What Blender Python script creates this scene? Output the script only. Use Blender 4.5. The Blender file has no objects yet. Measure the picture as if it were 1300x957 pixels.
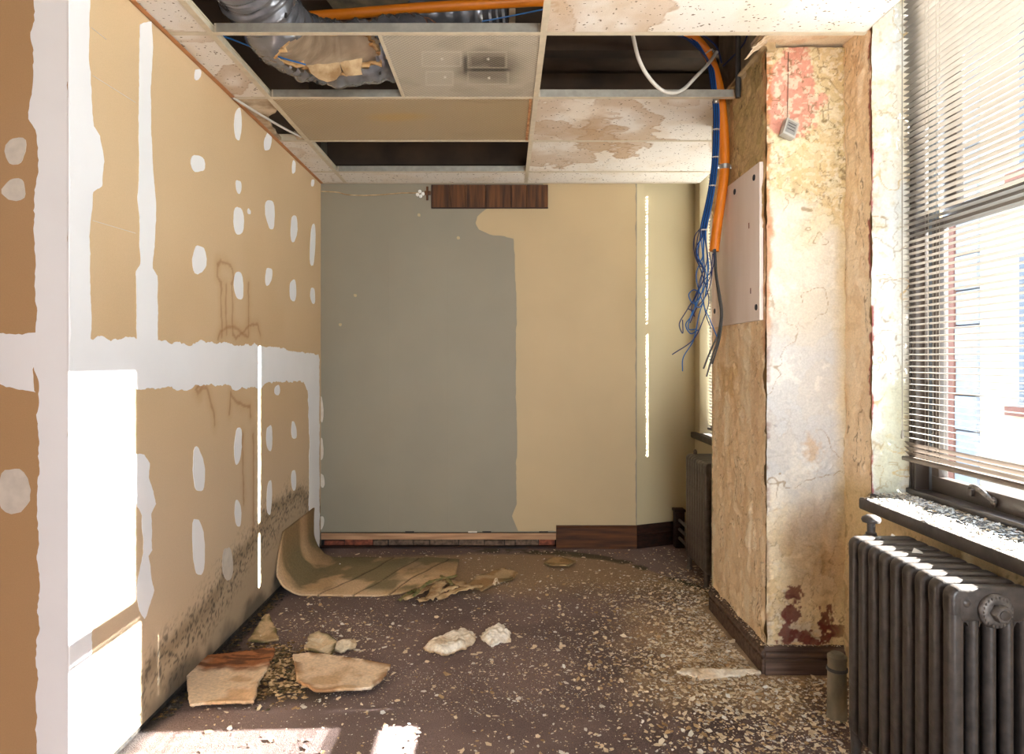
import bpy, bmesh, math, random
import numpy as np
from mathutils import Vector, Matrix
random.seed(7); RS = np.random.RandomState(7)
R = math.radians
scene = bpy.context.scene
COL = scene.collection
FPX, CX, CY, EYE = 861.0, 641.0, 457.0, 1.277      # focal length in px, vanishing point, eye height
# ------------------------------------------------------------------ camera, sky, sun, exposure
cam = bpy.data.cameras.new('camera'); cam_o = bpy.data.objects.new('camera', cam); COL.objects.link(cam_o)
cam_o.location = (0, 0, EYE); cam_o.rotation_euler = (R(90), 0, 0)
cam.sensor_width = 36; cam.lens = FPX/1300*36; cam.shift_x = 9/1300; cam.shift_y = -21.5/1300
cam.clip_start = .05; cam.clip_end = 200
scene.camera = cam_o
w = bpy.data.worlds.new('sky'); scene.world = w; w.use_nodes = True
nt = w.node_tree; bg = nt.nodes['Background']
tc = nt.nodes.new('ShaderNodeTexCoord'); sp = nt.nodes.new('ShaderNodeSeparateXYZ'); rp = nt.nodes.new('ShaderNodeValToRGB')
nt.links.new(tc.outputs['Generated'], sp.inputs[0]); nt.links.new(sp.outputs['Z'], rp.inputs[0]); nt.links.new(rp.outputs[0], bg.inputs[0])
rp.color_ramp.elements[0].position = 0; rp.color_ramp.elements[0].color = (.9, .95, 1, 1)
rp.color_ramp.elements[1].position = .6; rp.color_ramp.elements[1].color = (.55, .74, 1, 1)
bg.inputs[1].default_value = 3.3
sl = bpy.data.lights.new('sun', 'SUN'); so = bpy.data.objects.new('sun', sl); COL.objects.link(so)
sl.energy = 135; sl.angle = .0093; sl.color = (1, .98, .95)
so.rotation_euler = Vector((-1, -.045, -.48)).to_track_quat('-Z', 'Y').to_euler()
def area(name, loc, direction, sx, sy, power, color):
    l = bpy.data.lights.new(name, 'AREA'); l.shape = 'RECTANGLE'; l.size = sx; l.size_y = sy; l.energy = power; l.color = color
    o = bpy.data.objects.new(name, l); COL.objects.link(o); o.location = loc
    o.rotation_euler = Vector(direction).to_track_quat('-Z', 'Z').to_euler(); return o
# added fill lamps, unseen, outside openings behind and beside the photographer
area('side_fill', (1.8, -.08, 1.7), (-1, 0, 0), .95, 1.8, 6, (.93, .97, 1))
rear = area('rear_fill', (.95, -3.6, 1.15), (-.12, 1, 0), 1.0, 1.9, 16, (.94, .98, 1)); rear.data.spread = R(60)
vs = scene.view_settings; vs.view_transform = 'Standard'; vs.look = 'None'; vs.gamma = 1; vs.exposure = 0.76; vs.use_curve_mapping = False
scene.cycles.max_bounces = 10; scene.cycles.diffuse_bounces = 6; scene.cycles.sample_clamp_indirect = 8
scene.cycles.use_denoising = True

# ------------------------------------------------------------------ pixel -> place
def AX(px, py, X):
    Y = FPX*X/(px-CX); return Vector((X, Y, EYE+(CY-py)/FPX*Y))
def AY(px, py, Y): return Vector(((px-CX)/FPX*Y, Y, EYE+(CY-py)/FPX*Y))
def AZ(px, py, Z):
    Y = FPX*(EYE-Z)/(py-CY); return Vector(((px-CX)/FPX*Y, Y, Z))
def PX(X, Y, Z): return CX+FPX*X/Y, CY-FPX*(Z-EYE)/Y
def lin(c):
    c = [v/255 for v in c]; return tuple(v/12.92 if v <= .04045 else ((v+.055)/1.055)**2.4 for v in c)

# ------------------------------------------------------------------ numpy noise
_T = np.random.RandomState(3).rand(256, 256)
def vn(x, y, s=0):
    x = np.asarray(x, float)+s*17.31; y = np.asarray(y, float)+s*9.73
    xi = np.floor(x).astype(int); yi = np.floor(y).astype(int); fx = x-xi; fy = y-yi
    fx = fx*fx*(3-2*fx); fy = fy*fy*(3-2*fy)
    a = _T[xi & 255, yi & 255]; b = _T[(xi+1) & 255, yi & 255]; c = _T[xi & 255, (yi+1) & 255]; d = _T[(xi+1) & 255, (yi+1) & 255]
    return (a*(1-fx)+b*fx)*(1-fy)+(c*(1-fx)+d*fx)*fy
def fbm(x, y, f, o=4, s=0):
    r = 0; a = .5; t = 0
    for i in range(o):
        r = r+a*vn(x*f, y*f, s+i*3); t += a; a *= .5; f *= 2.03
    return r/t
def ss(a, b, x):
    t = np.clip((np.asarray(x, float)-a)/(b-a), 0, 1); return t*t*(3-2*t)
def mix(c, d, m):
    m = np.asarray(m)[..., None]; return c*(1-m)+np.array(d)*m
def seg_dist(x, y, pts):
    best = np.full(np.shape(x), 1e9)
    for (ax, ay), (bx, by) in zip(pts[:-1], pts[1:]):
        dx, dy = bx-ax, by-ay; t = np.clip(((x-ax)*dx+(y-ay)*dy)/(dx*dx+dy*dy+1e-12), 0, 1)
        best = np.minimum(best, np.hypot(x-ax-t*dx, y-ay-t*dy))
    return best

# ------------------------------------------------------------------ materials
MATS = {}
def new_mat(name):
    m = bpy.data.materials.new(name); m.use_nodes = True; MATS[name] = m
    return m, m.node_tree, m.node_tree.nodes['Principled BSDF']
def mat(name, c, rough=.7, metal=0, var=.12, scale=20, bump=0, bscale=60, c2=None, detail=6, stretch=(1, 1, 1), spec=.5, raw=False):
    """plain procedural material: two noise-mixed tones and a fine bump"""
    m, t, b = new_mat(name); N = t.nodes; L = t.links
    c = c if raw else lin(c)
    c2 = (lin(c2) if not raw else c2) if c2 else tuple(v*(1-var*2) for v in c)
    tc = N.new('ShaderNodeTexCoord'); mp = N.new('ShaderNodeMapping'); mp.inputs['Scale'].default_value = stretch
    L.new(tc.outputs['Object'], mp.inputs[0])
    n = N.new('ShaderNodeTexNoise'); n.inputs['Scale'].default_value = scale; n.inputs['Detail'].default_value = detail
    L.new(mp.outputs[0], n.inputs['Vector'])
    r = N.new('ShaderNodeValToRGB'); r.color_ramp.elements[0].position = .35; r.color_ramp.elements[1].position = .65
    r.color_ramp.elements[0].color = (*c2, 1); r.color_ramp.elements[1].color = (*c, 1)
    L.new(n.outputs['Fac'], r.inputs[0]); L.new(r.outputs[0], b.inputs['Base Color'])
    b.inputs['Roughness'].default_value = rough; b.inputs['Metallic'].default_value = metal; b.inputs['Specular IOR Level'].default_value = spec*(.5 if 'wood' in name else 1)
    if bump:
        n2 = N.new('ShaderNodeTexNoise'); n2.inputs['Scale'].default_value = bscale; n2.inputs['Detail'].default_value = 5
        L.new(mp.outputs[0], n2.inputs['Vector'])
        bp = N.new('ShaderNodeBump'); bp.inputs['Strength'].default_value = bump; bp.inputs['Distance'].default_value = .004
        L.new(n2.outputs['Fac'], bp.inputs['Height']); L.new(bp.outputs[0], b.inputs['Normal'])
    return m
def attr_mat(name, rough=.85, var=.15, scale=120, bump=.3, bscale=200, dist=.003, pits=False):
    """stain map kept in the mesh's own colour attribute, broken up by fine noise"""
    m, t, b = new_mat(name); N = t.nodes; L = t.links
    a = N.new('ShaderNodeAttribute'); a.attribute_name = 'Col'
    tc = N.new('ShaderNodeTexCoord'); n = N.new('ShaderNodeTexNoise'); n.inputs['Scale'].default_value = scale; n.inputs['Detail'].default_value = 5
    L.new(tc.outputs['Object'], n.inputs['Vector'])
    mr = N.new('ShaderNodeMapRange'); mr.inputs['From Min'].default_value = .3; mr.inputs['From Max'].default_value = .7
    mr.inputs['To Min'].default_value = 1-var; mr.inputs['To Max'].default_value = 1+var*.5; L.new(n.outputs['Fac'], mr.inputs[0])
    mx = N.new('ShaderNodeVectorMath'); mx.operation = 'SCALE'; L.new(a.outputs['Color'], mx.inputs[0]); L.new(mr.outputs[0], mx.inputs['Scale'])
    out = mx.outputs[0]; h = None
    n2 = N.new('ShaderNodeTexNoise'); n2.inputs['Scale'].default_value = bscale; n2.inputs['Detail'].default_value = 4; L.new(tc.outputs['Object'], n2.inputs['Vector'])
    h = n2.outputs['Fac']
    if pits:
        v = N.new('ShaderNodeTexVoronoi'); v.inputs['Scale'].default_value = 62; v.inputs['Randomness'].default_value = 1
        mp = N.new('ShaderNodeMapping'); mp.inputs['Scale'].default_value = (.75, 1, 1); L.new(tc.outputs['Object'], mp.inputs[0])
        nn = N.new('ShaderNodeTexNoise'); nn.inputs['Scale'].default_value = 90; L.new(tc.outputs['Object'], nn.inputs['Vector'])
        ad = N.new('ShaderNodeVectorMath'); ad.operation = 'MULTIPLY_ADD'; ad.inputs[1].default_value = (.012, .012, .012)
        L.new(nn.outputs['Color'], ad.inputs[0]); L.new(mp.outputs[0], ad.inputs[2]); L.new(ad.outputs[0], v.inputs['Vector'])
        n3 = N.new('ShaderNodeTexNoise'); n3.inputs['Scale'].default_value = 25; L.new(tc.outputs['Object'], n3.inputs['Vector'])
        th = N.new('ShaderNodeMapRange'); th.inputs['From Min'].default_value = .4; th.inputs['From Max'].default_value = .62; th.inputs['To Min'].default_value = .05; th.inputs['To Max'].default_value = .26
        L.new(n3.outputs['Fac'], th.inputs[0])
        lt = N.new('ShaderNodeMath'); lt.operation = 'LESS_THAN'; L.new(v.outputs['Distance'], lt.inputs[0]); L.new(th.outputs[0], lt.inputs[1])
        m2 = N.new('ShaderNodeMix'); m2.data_type = 'RGBA'; L.new(lt.outputs[0], m2.inputs['Factor']); L.new(out, m2.inputs['A']); m2.inputs['B'].default_value = (.17, .13, .09, 1)
        out = m2.outputs['Result']
        sb = N.new('ShaderNodeMath'); sb.operation = 'SUBTRACT'; L.new(n2.outputs['Fac'], sb.inputs[0]); L.new(lt.outputs[0], sb.inputs[1]); h = sb.outputs[0]
    L.new(out, b.inputs['Base Color']); b.inputs['Roughness'].default_value = rough
    bp = N.new('ShaderNodeBump'); bp.inputs['Strength'].default_value = bump; bp.inputs['Distance'].default_value = dist
    L.new(h, bp.inputs['Height']); L.new(bp.outputs[0], b.inputs['Normal'])
    return m
def wood_mat(name, c, c2, rough=.5, axis='Z', scale=6):
    st = {'Z': (9, 9, .6), 'X': (.6, 9, 9), 'Y': (9, .6, 9)}[axis]
    return mat(name, c, rough, scale=scale, c2=c2, stretch=st, bump=.15, bscale=12, detail=8)
def emis(name, c, s):
    m, t, b = new_mat(name); b.inputs['Emission Color'].default_value = (*c, 1); b.inputs['Emission Strength'].default_value = s; return m
M = {}
M['compound'] = mat('joint_compound_white', (240, 240, 241), .8, var=.015, scale=5, bump=.06, bscale=14)
M['compound_thin'] = mat('joint_compound_thin', (214, 205, 192), .85, var=.07, scale=30, bump=.1)
M['greypaint'] = mat('grey_wall_paint', (136, 128, 110), .6, var=.03, scale=3, bump=.05, bscale=150)
M['cream'] = mat('cream_wall_paint', (180, 158, 120), .6, var=.02, scale=3, bump=.05, bscale=150)
M['cream2'] = mat('pale_cream_wall_paint', (188, 174, 140), .6, var=.02, scale=3, bump=.05, bscale=150)
M['plainwall'] = mat('plain_room_wall', (212, 198, 172), .8, var=.04, scale=4)
M['tbar'] = mat('aged_cream_grid_metal', (205, 192, 168), .45, var=.07, scale=25)
M['galv'] = mat('galvanised_metal', (176, 172, 160), .4, metal=.6, var=.1, scale=30)
M['duct'] = mat('silver_duct_foil', (140, 141, 147), .26, metal=.55, var=.16, scale=14, bump=.6, bscale=22)
M['insul'] = mat('tan_glass_wool', (196, 160, 112), .95, c2=(150, 110, 62), scale=16, bump=1, bscale=50)
M['liner'] = mat('dusty_beige_duct_liner', (176, 154, 128), .9, c2=(120, 100, 78), scale=5, bump=.4, bscale=30, stretch=(1, 5, 1))
M['orange'] = mat('orange_conduit_plastic', (220, 122, 18), .42, var=.05, scale=12, bump=.12, bscale=40)
M['blue'] = mat('blue_cable_jacket', (16, 92, 158), .4, var=.1, scale=20)
M['navy'] = mat('dark_blue_cable_jacket', (22, 40, 88), .45, var=.1, scale=20)
M['whitecable'] = mat('grey_white_cable_jacket', (196, 190, 180), .4, var=.06, scale=20)
M['darkcable'] = mat('charcoal_cable_jacket', (66, 64, 62), .5, var=.1, scale=20)
M['iron'] = mat('grey_painted_cast_iron', (78, 70, 65), .36, c2=(58, 53, 50), scale=35, bump=.35, bscale=70)
M['iron2'] = mat('brown_grey_painted_cast_iron', (88, 78, 70), .5, c2=(66, 58, 52), scale=35, bump=.3, bscale=70)
M['ironworn'] = mat('worn_bare_iron', (120, 112, 106), .45, metal=.3, c2=(70, 64, 60), scale=50, bump=.3)
M['wframe'] = mat('dark_bronze_window_metal', (66, 56, 50), .35, var=.12, scale=18, spec=.6)
M['wblue'] = mat('pale_window_channel', (120, 132, 146), .35, var=.1, scale=12)  # blue-grey tone stands for sky light on the jamb
M['slat'] = mat('grey_beige_slat_enamel', (126, 119, 111), .35, var=.05, scale=9)
M['slatdark'] = mat('dusty_brown_slat_enamel', (104, 92, 82), .4, var=.1, scale=9)
M['cord'] = mat('cream_blind_cord', (150, 144, 134), .8, var=.04)
M['sill'] = mat('dark_painted_sill', (74, 66, 60), .5, c2=(56, 49, 44), scale=22, bump=.2)
M['basedark'] = wood_mat('dark_baseboard_wood', (50, 26, 16), (28, 15, 10), .6, 'X')
M['basemid'] = wood_mat('brown_baseboard_wood', (92, 52, 18), (54, 28, 10), .6, 'X')
M['basegrey'] = wood_mat('dusty_grey_baseboard_wood', (104, 84, 72), (62, 46, 38), .5, 'X')
M['plank'] = wood_mat('walnut_panel_wood', (98, 60, 30), (52, 30, 16), .6, 'Z')
M['groundwood'] = wood_mat('raw_ground_strip_wood', (186, 146, 112), (148, 112, 84), .8, 'X')
M['brickred'] = mat('old_red_brick', (150, 82, 58), .95, c2=(96, 52, 40), scale=40, bump=.6)
M['brickgrey'] = mat('old_grey_brick', (120, 98, 80), .95, c2=(72, 56, 46), scale=40, bump=.6)
M['slab'] = mat('teal_and_brown_old_slab_paint', (84, 62, 44), .95, c2=(24, 64, 52), scale=1.6, bump=.6, bscale=6, detail=9)
M['plenum'] = mat('dark_brown_plenum_wall', (92, 74, 58), .95, c2=(66, 54, 44), scale=3, bump=.3, bscale=8)
M['greyplaster'] = mat('bare_grey_plaster', (150, 136, 112), .95, c2=(104, 96, 80), scale=7, bump=.8, bscale=18, stretch=(2, 2, .8))
M['ledge'] = mat('aged_plaster_ledge', (196, 176, 140), .8, c2=(158, 136, 98), scale=14, bump=.3)
M['board'] = mat('pinkish_white_painted_board', (232, 220, 212), .6, c2=(222, 206, 194), scale=3, bump=.05, stretch=(3, 3, .5))
M['screw'] = mat('black_screw_head', (50, 52, 60), .45, metal=.4, var=.2, scale=80)
M['greybox'] = mat('grey_plastic_cover', (176, 172, 164), .5, var=.06, scale=40)
M['boxdark'] = mat('grey_plastic_recess', (136, 134, 130), .5, var=.06, scale=40)
M['steel'] = mat('bright_steel', (190, 190, 188), .3, metal=.9, var=.08, scale=30)
M['whiteplastic'] = mat('white_plastic', (232, 230, 224), .5, var=.03)
M['flake'] = mat('cream_paint_flake', (238, 222, 194), .8, c2=(214, 192, 158), scale=9)
M['flakewhite'] = mat('white_paint_flake', (236, 232, 224), .8, c2=(214, 206, 192), scale=9)
M['flaketan'] = mat('tan_paint_flake', (206, 176, 134), .85, c2=(150, 118, 80), scale=9)
M['mush'] = mat('mouldy_brown_rubble', (120, 92, 54), .95, c2=(58, 52, 28), scale=22, bump=1, bscale=40)
M['green'] = mat('green_mouldy_paper', (88, 96, 48), .85, c2=(150, 128, 82), scale=30, bump=.3, stretch=(1, 1, 1))
M['tanpaper'] = mat('torn_tan_paper', (204, 176, 136), .9, c2=(150, 116, 76), scale=18, bump=.5)
M['crumb'] = mat('crumbly_white_plaster', (240, 226, 204), .9, c2=(206, 176, 138), scale=45, bump=.6, bscale=60)
M['blackgap'] = mat('black_mouldy_gap', (26, 24, 24), .95, c2=(60, 54, 48), scale=30)
M['extbrick'] = None
A = {}
A['drywall'] = attr_mat('stained_drywall_paper', .9, var=.05, scale=260, bump=.06, bscale=260)
A['peel'] = attr_mat('peeling_plaster_paint', .75, var=.12, scale=140, bump=.35, bscale=170, dist=.004)
A['carpet'] = attr_mat('dusty_carpet', .98, var=.55, scale=330, bump=.9, bscale=300, dist=.006)
A['tile'] = attr_mat('pitted_ceiling_tile', .95, var=.08, scale=300, bump=.5, bscale=260, dist=.003, pits=True)
A['wetboard'] = attr_mat('water_stained_board', .9, var=.2, scale=90, bump=.45, bscale=90)

def glass_mat():
    m, t, b = new_mat('window_glass'); N = t.nodes; L = t.links
    tr = N.new('ShaderNodeBsdfTransparent'); gl = N.new('ShaderNodeBsdfGlossy'); gl.inputs['Roughness'].default_value = .02
    lw = N.new('ShaderNodeLayerWeight'); pw = N.new('ShaderNodeMath'); pw.operation = 'POWER'; pw.inputs[1].default_value = 5; L.new(lw.outputs['Facing'], pw.inputs[0])
    fr = N.new('ShaderNodeMath'); fr.operation = 'MULTIPLY_ADD'; fr.inputs[1].default_value = .6; fr.inputs[2].default_value = .03; L.new(pw.outputs[0], fr.inputs[0]); mx = N.new('ShaderNodeMixShader')
    tr.inputs['Color'].default_value = (.93, .95, .95, 1)
    L.new(fr.outputs[0], mx.inputs[0]); L.new(tr.outputs[0], mx.inputs[1]); L.new(gl.outputs[0], mx.inputs[2]); L.new(mx.outputs[0], N['Material Output'].inputs['Surface'])
    return m
M['glass'] = glass_mat()
def lens_mat(name, c, w):
    """prismatic acrylic light lens: fine cells as bump, partly translucent"""
    m, t, b = new_mat(name); N = t.nodes; L = t.links
    tc = N.new('ShaderNodeTexCoord'); mp = N.new('ShaderNodeMapping'); mp.inputs['Rotation'].default_value = (0, 0, R(45)); L.new(tc.outputs['Object'], mp.inputs[0])
    v = N.new('ShaderNodeTexVoronoi'); v.inputs['Scale'].default_value = 78; v.inputs['Randomness'].default_value = 0; L.new(mp.outputs[0], v.inputs['Vector'])
    a = N.new('ShaderNodeAttribute'); a.attribute_name = 'Col'
    mr = N.new('ShaderNodeMapRange'); mr.inputs['From Max'].default_value = .6; mr.inputs['To Min'].default_value = 1.12; mr.inputs['To Max'].default_value = .62; L.new(v.outputs['Distance'], mr.inputs[0])
    s = N.new('ShaderNodeVectorMath'); s.operation = 'SCALE'; L.new(a.outputs['Color'], s.inputs[0]); L.new(mr.outputs[0], s.inputs['Scale'])
    L.new(s.outputs[0], b.inputs['Base Color']); b.inputs['Roughness'].default_value = .35
    bp = N.new('ShaderNodeBump'); bp.inputs['Strength'].default_value = .8; bp.inputs['Distance'].default_value = .004
    L.new(v.outputs['Distance'], bp.inputs['Height']); L.new(bp.outputs[0], b.inputs['Normal'])
    return m
M['lens'] = lens_mat('prismatic_light_lens', None, 0)
def brick_mat():
    m, t, b = new_mat('pale_brick_facade'); N = t.nodes; L = t.links
    tc = N.new('ShaderNodeTexCoord'); sp = N.new('ShaderNodeSeparateXYZ'); cb = N.new('ShaderNodeCombineXYZ'); L.new(tc.outputs['Object'], sp.inputs[0])
    L.new(sp.outputs['Y'], cb.inputs['X']); L.new(sp.outputs['Z'], cb.inputs['Y'])
    k = N.new('ShaderNodeTexBrick'); k.inputs['Scale'].default_value = 1; k.inputs['Brick Width'].default_value = .24; k.inputs['Row Height'].default_value = .078; k.inputs['Mortar Size'].default_value = .006
    k.inputs['Color1'].default_value = (*lin((206, 192, 166)), 1); k.inputs['Color2'].default_value = (*lin((186, 168, 142)), 1); k.inputs['Mortar'].default_value = (*lin((170, 164, 152)), 1)
    L.new(cb.outputs[0], k.inputs['Vector']); L.new(k.outputs['Color'], b.inputs['Base Color']); b.inputs['Roughness'].default_value = .9
    bp = N.new('ShaderNodeBump'); bp.inputs['Strength'].default_value = .4; bp.inputs['Distance'].default_value = .01; bp.invert = True
    L.new(k.outputs['Fac'], bp.inputs['Height']); L.new(bp.outputs[0], b.inputs['Normal']); return m
M['extbrick'] = brick_mat()
M['extred'] = mat('brown_red_facade_column', (128, 84, 72), .8, var=.06, scale=3)
M['extstone'] = mat('grey_stone_block', (150, 154, 162), .9, var=.08, scale=5, bump=.2)
M['extwin'] = mat('grey_blue_far_glass', (96, 106, 120), .2, var=.15, scale=2)
M['extground'] = mat('grey_street', (120, 120, 118), .9, var=.1, scale=1)

# ------------------------------------------------------------------ objects
def tag(o, label=None, cat=None, group=None, kind=None):
    if label: o['label'] = label
    if cat: o['category'] = cat
    if group: o['group'] = group
    if kind: o['kind'] = kind
    return o
def empty(name, loc=(0, 0, 0), parent=None):
    o = bpy.data.objects.new(name, None); COL.objects.link(o); o.location = loc; o.empty_display_size = .05
    if parent: o.parent = parent
    return o
def link(name, me, m, parent=None, loc=None):
    o = bpy.data.objects.new(name, me); COL.objects.link(o)
    if m is not None and not me.materials: me.materials.append(m)
    if loc is not None: o.location = loc
    if parent:
        o.parent = parent
    return o
class MB:
    """collects shapes and links them as ONE mesh object"""
    def __init__(s): s.v = []; s.f = []; s.sm = []
    def add(s, vs, fs, smooth=False):
        k = len(s.v); s.v += [tuple(p) for p in vs]; s.f += [tuple(i+k for i in f) for f in fs]; s.sm += [smooth]*len(fs)
    def box(s, a, b):
        x0, y0, z0 = a; x1, y1, z1 = b
        s.add([(x0, y0, z0), (x1, y0, z0), (x1, y1, z0), (x0, y1, z0), (x0, y0, z1), (x1, y0, z1), (x1, y1, z1), (x0, y1, z1)],
              [(0, 3, 2, 1), (4, 5, 6, 7), (0, 1, 5, 4), (1, 2, 6, 5), (2, 3, 7, 6), (3, 0, 4, 7)]); return s
    def prism(s, pts, d, smooth=False):
        """polygon (3D points) pushed along vector d"""
        n = len(pts); d = Vector(d); P = [Vector(p) for p in pts]
        s.add(P+[p+d for p in P], [tuple(range(n))[::-1], tuple(range(n, 2*n))]+[(i, (i+1) % n, (i+1) % n+n, i+n) for i in range(n)], smooth); return s
    def tube(s, path, r, n=10, caps=True, flat=None):
        P = [Vector(p) for p in path]; rs = r if isinstance(r, (list, tuple)) else [r]*len(P)
        up = None; rings = []
        for i, p in enumerate(P):
            t = (P[min(i+1, len(P)-1)]-P[max(i-1, 0)]).normalized()
            if up is None:
                up = Vector((0, 0, 1)) if abs(t.z) < .9 else Vector((1, 0, 0))
            a = t.cross(up).normalized(); up = a.cross(t).normalized()
            rings.append([p+(a*math.cos(2*math.pi*j/n)+up*math.sin(2*math.pi*j/n))*rs[i] for j in range(n)])
        vs = [q for g in rings for q in g]; fs = []
        for i in range(len(P)-1):
            for j in range(n):
                fs.append((i*n+j, i*n+(j+1) % n, (i+1)*n+(j+1) % n, (i+1)*n+j))
        if caps: fs += [tuple(range(n))[::-1], tuple(range((len(P)-1)*n, len(P)*n))]
        s.add(vs, fs, True); return s
    def lathe(s, prof, origin, axis='Z', n=24):
        """prof: (radius, height) pairs"""
        o = Vector(origin); vs = []; fs = []
        for r_, h in prof:
            for j in range(n):
                c, q = math.cos(2*math.pi*j/n)*r_, math.sin(2*math.pi*j/n)*r_
                v = {'Z': (c, q, h), 'Y': (c, h, q), 'X': (h, c, q)}[axis]
                vs.append(o+Vector(v))
        for i in range(len(prof)-1):
            for j in range(n): fs.append((i*n+j, i*n+(j+1) % n, (i+1)*n+(j+1) % n, (i+1)*n+j))
        fs += [tuple(range(n))[::-1], tuple(range((len(prof)-1)*n, len(prof)*n))]
        s.add(vs, fs, True); return s
    def mesh(s, name):
        me = bpy.data.meshes.new(name); me.from_pydata(s.v, [], s.f)
        me.polygons.foreach_set('use_smooth', s.sm)
        bm = bmesh.new(); bm.from_mesh(me); bmesh.ops.recalc_face_normals(bm, faces=bm.faces); bm.to_mesh(me); bm.free()
        try: me.set_sharp_from_angle(angle=R(42))
        except Exception: pass
        return me
    def build(s, name, m, parent=None, loc=None, bevel=0, seg=2):
        me = s.mesh(name)
        if bevel:
            bm = bmesh.new(); bm.from_mesh(me)
            es = [e for e in bm.edges if len(e.link_faces) == 2 and e.calc_face_angle(0) > .5]
            bmesh.ops.bevel(bm, geom=es, offset=bevel, segments=seg, profile=.5, affect='EDGES', clamp_overlap=True)
            bm.to_mesh(me); bm.free()
            me.polygons.foreach_set('use_smooth', [True]*len(me.polygons))
            try: me.set_sharp_from_angle(angle=R(42))
            except Exception: pass
        return link(name, me, m, parent, loc)
def box(name, a, b, m, parent=None, bevel=0): return MB().box(a, b).build(name, m, parent, bevel=bevel)
def struct(o): o['kind'] = 'structure'; return o
def smooth_path(pts, k=6):
    """Catmull-Rom through the points"""
    P = [Vector(p) for p in pts]; P = [P[0]*2-P[1]]+P+[P[-1]*2-P[-2]]; out = []
    for i in range(1, len(P)-2):
        a, b, c, d = P[i-1:i+3]
        for j in range(k):
            t = j/k; out.append(.5*((2*b)+(c-a)*t+(2*a-5*b+4*c-d)*t*t+(3*b-a-3*c+d)*t**3))
    out.append(P[-2]); return out

def sheet(name, P0, U, V, N_, lu, lv, res, hf, cf, m, parent=None, thick=0):
    """grid surface P0+u*U+v*V+h*N with relief hf(u,v) and stain map cf(u,v)->rgb linear"""
    nu = max(2, int(lu/res)+1); nv = max(2, int(lv/res)+1)
    u, v = np.meshgrid(np.linspace(0, lu, nu), np.linspace(0, lv, nv))
    h = hf(u, v) if hf else np.zeros_like(u)
    P0, U, V, N_ = map(np.array, (P0, U, V, N_))
    co = P0+u[..., None]*U+v[..., None]*V+h[..., None]*N_
    return grid_mesh(name, co, cf(u, v, co), m, parent, thick, N_)
def grid_mesh(name, co, col, m, parent=None, thick=0, N_=None):
    nv, nu = co.shape[:2]; n = nu*nv
    idx = np.arange(n).reshape(nv, nu)
    q = np.stack([idx[:-1, :-1], idx[:-1, 1:], idx[1:, 1:], idx[1:, :-1]], -1).reshape(-1, 4)
    cos = co.reshape(-1, 3); cols = np.clip(col.reshape(-1, 3), 0, 1)
    if np.dot(np.cross(co[0, 1]-co[0, 0], co[1, 0]-co[0, 0]), N_) < 0: q = q[:, ::-1]
    if thick:
        cos = np.concatenate([cos, cos-np.array(N_)*thick]); cols = np.concatenate([cols, cols*.85])
        b = np.concatenate([idx[0, :], idx[1:, -1], idx[-1, -2::-1], idx[-2:0:-1, 0]])
        side = np.stack([b, b+n, np.roll(b, -1)+n, np.roll(b, -1)], -1)
        q = np.concatenate([q, q[:, ::-1]+n, side])
    me = bpy.data.meshes.new(name); me.vertices.add(len(cos)); me.vertices.foreach_set('co', cos.astype(np.float32).ravel())
    me.loops.add(len(q)*4); me.loops.foreach_set('vertex_index', q.astype(np.int32).ravel())
    me.polygons.add(len(q)); me.polygons.foreach_set('loop_start', np.arange(0, len(q)*4, 4, dtype=np.int32))
    me.polygons.foreach_set('use_smooth', np.ones(len(q), bool))
    me.update(calc_edges=True)
    a = me.attributes.new('Col', 'FLOAT_COLOR', 'POINT')
    a.data.foreach_set('color', np.concatenate([cols, np.ones((len(cols), 1))], 1).astype(np.float32).ravel())
    return link(name, me, m, parent)
def flat_col(c):
    return lambda u, v, co: np.broadcast_to(np.array(lin(c)), u.shape+(3,)).copy()
def rough_poly(pts, amp=.004, step=.012, closed=True):
    out = []; n = len(pts)
    for i in range(n if closed else n-1):
        a = Vector(pts[i]); b = Vector(pts[(i+1) % n]); k = max(1, int((b-a).length/step))
        for j in range(k):
            p = a.lerp(b, j/k); out.append((p, (b-a).normalized()))
    return out
_patch = [0]
def patch(name, pts, normal, m, parent, amp=.004, step=.012, thick=.0014, label=None, smear=.0):
    """thin raised coat with a ragged outline on a wall; pts are 3D points on the wall plane"""
    n = Vector(normal); _patch[0] += 1; th = thick*.4+.00012*(_patch[0] % 9)
    P = []; ln = 0; prev = None; sd = _patch[0]*7.7
    for p, t in rough_poly(pts, amp, step*.7):
        if prev is not None: ln += (p-prev).length
        prev = p; s = t.cross(n)
        P.append(p+s*amp*float((vn(ln/.05+sd, sd)-.5)*3+(vn(ln/.012+sd, sd+9)-.5)*1.3))
    mb = MB(); mb.prism([p-n*.001 for p in P], n*(th+.001))
    o = mb.build(name, m, parent)
    if label: o['label'] = label
    return o
def blob_px(cx, cy, w, h, f, k=18, irr=.08):
    ph = [random.uniform(0, 6.28) for _ in range(4)]; out = []
    for i in range(k):
        a = 2*math.pi*i/k; r = 1+irr*math.sin(2*a+ph[0])+irr*.6*math.sin(3*a+ph[1])+irr*.3*math.sin(5*a+ph[2])
        c_, s_ = math.cos(a), math.sin(a); e_ = .72
        x_ = math.copysign(abs(c_)**e_, c_); y_ = math.copysign(abs(s_)**e_, s_); tp = 1-.35*max(0, y_*math.sin(ph[3]))
        out.append(f(cx+x_*w/2*r*tp+y_*w*.12*math.sin(ph[0]), cy+y_*h/2*r))
    return out

# ================================================================== THE SETTING
XL, YB, ZT = -1.25, 4.61, 3.05          # left drywall, back wall, slab overhead
XC, YC, YC2 = 1.068, 2.77, 3.48         # column: left face, front face, far end
XW = 1.39                               # window wall, plastered face
CEIL = 2.477
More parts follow.
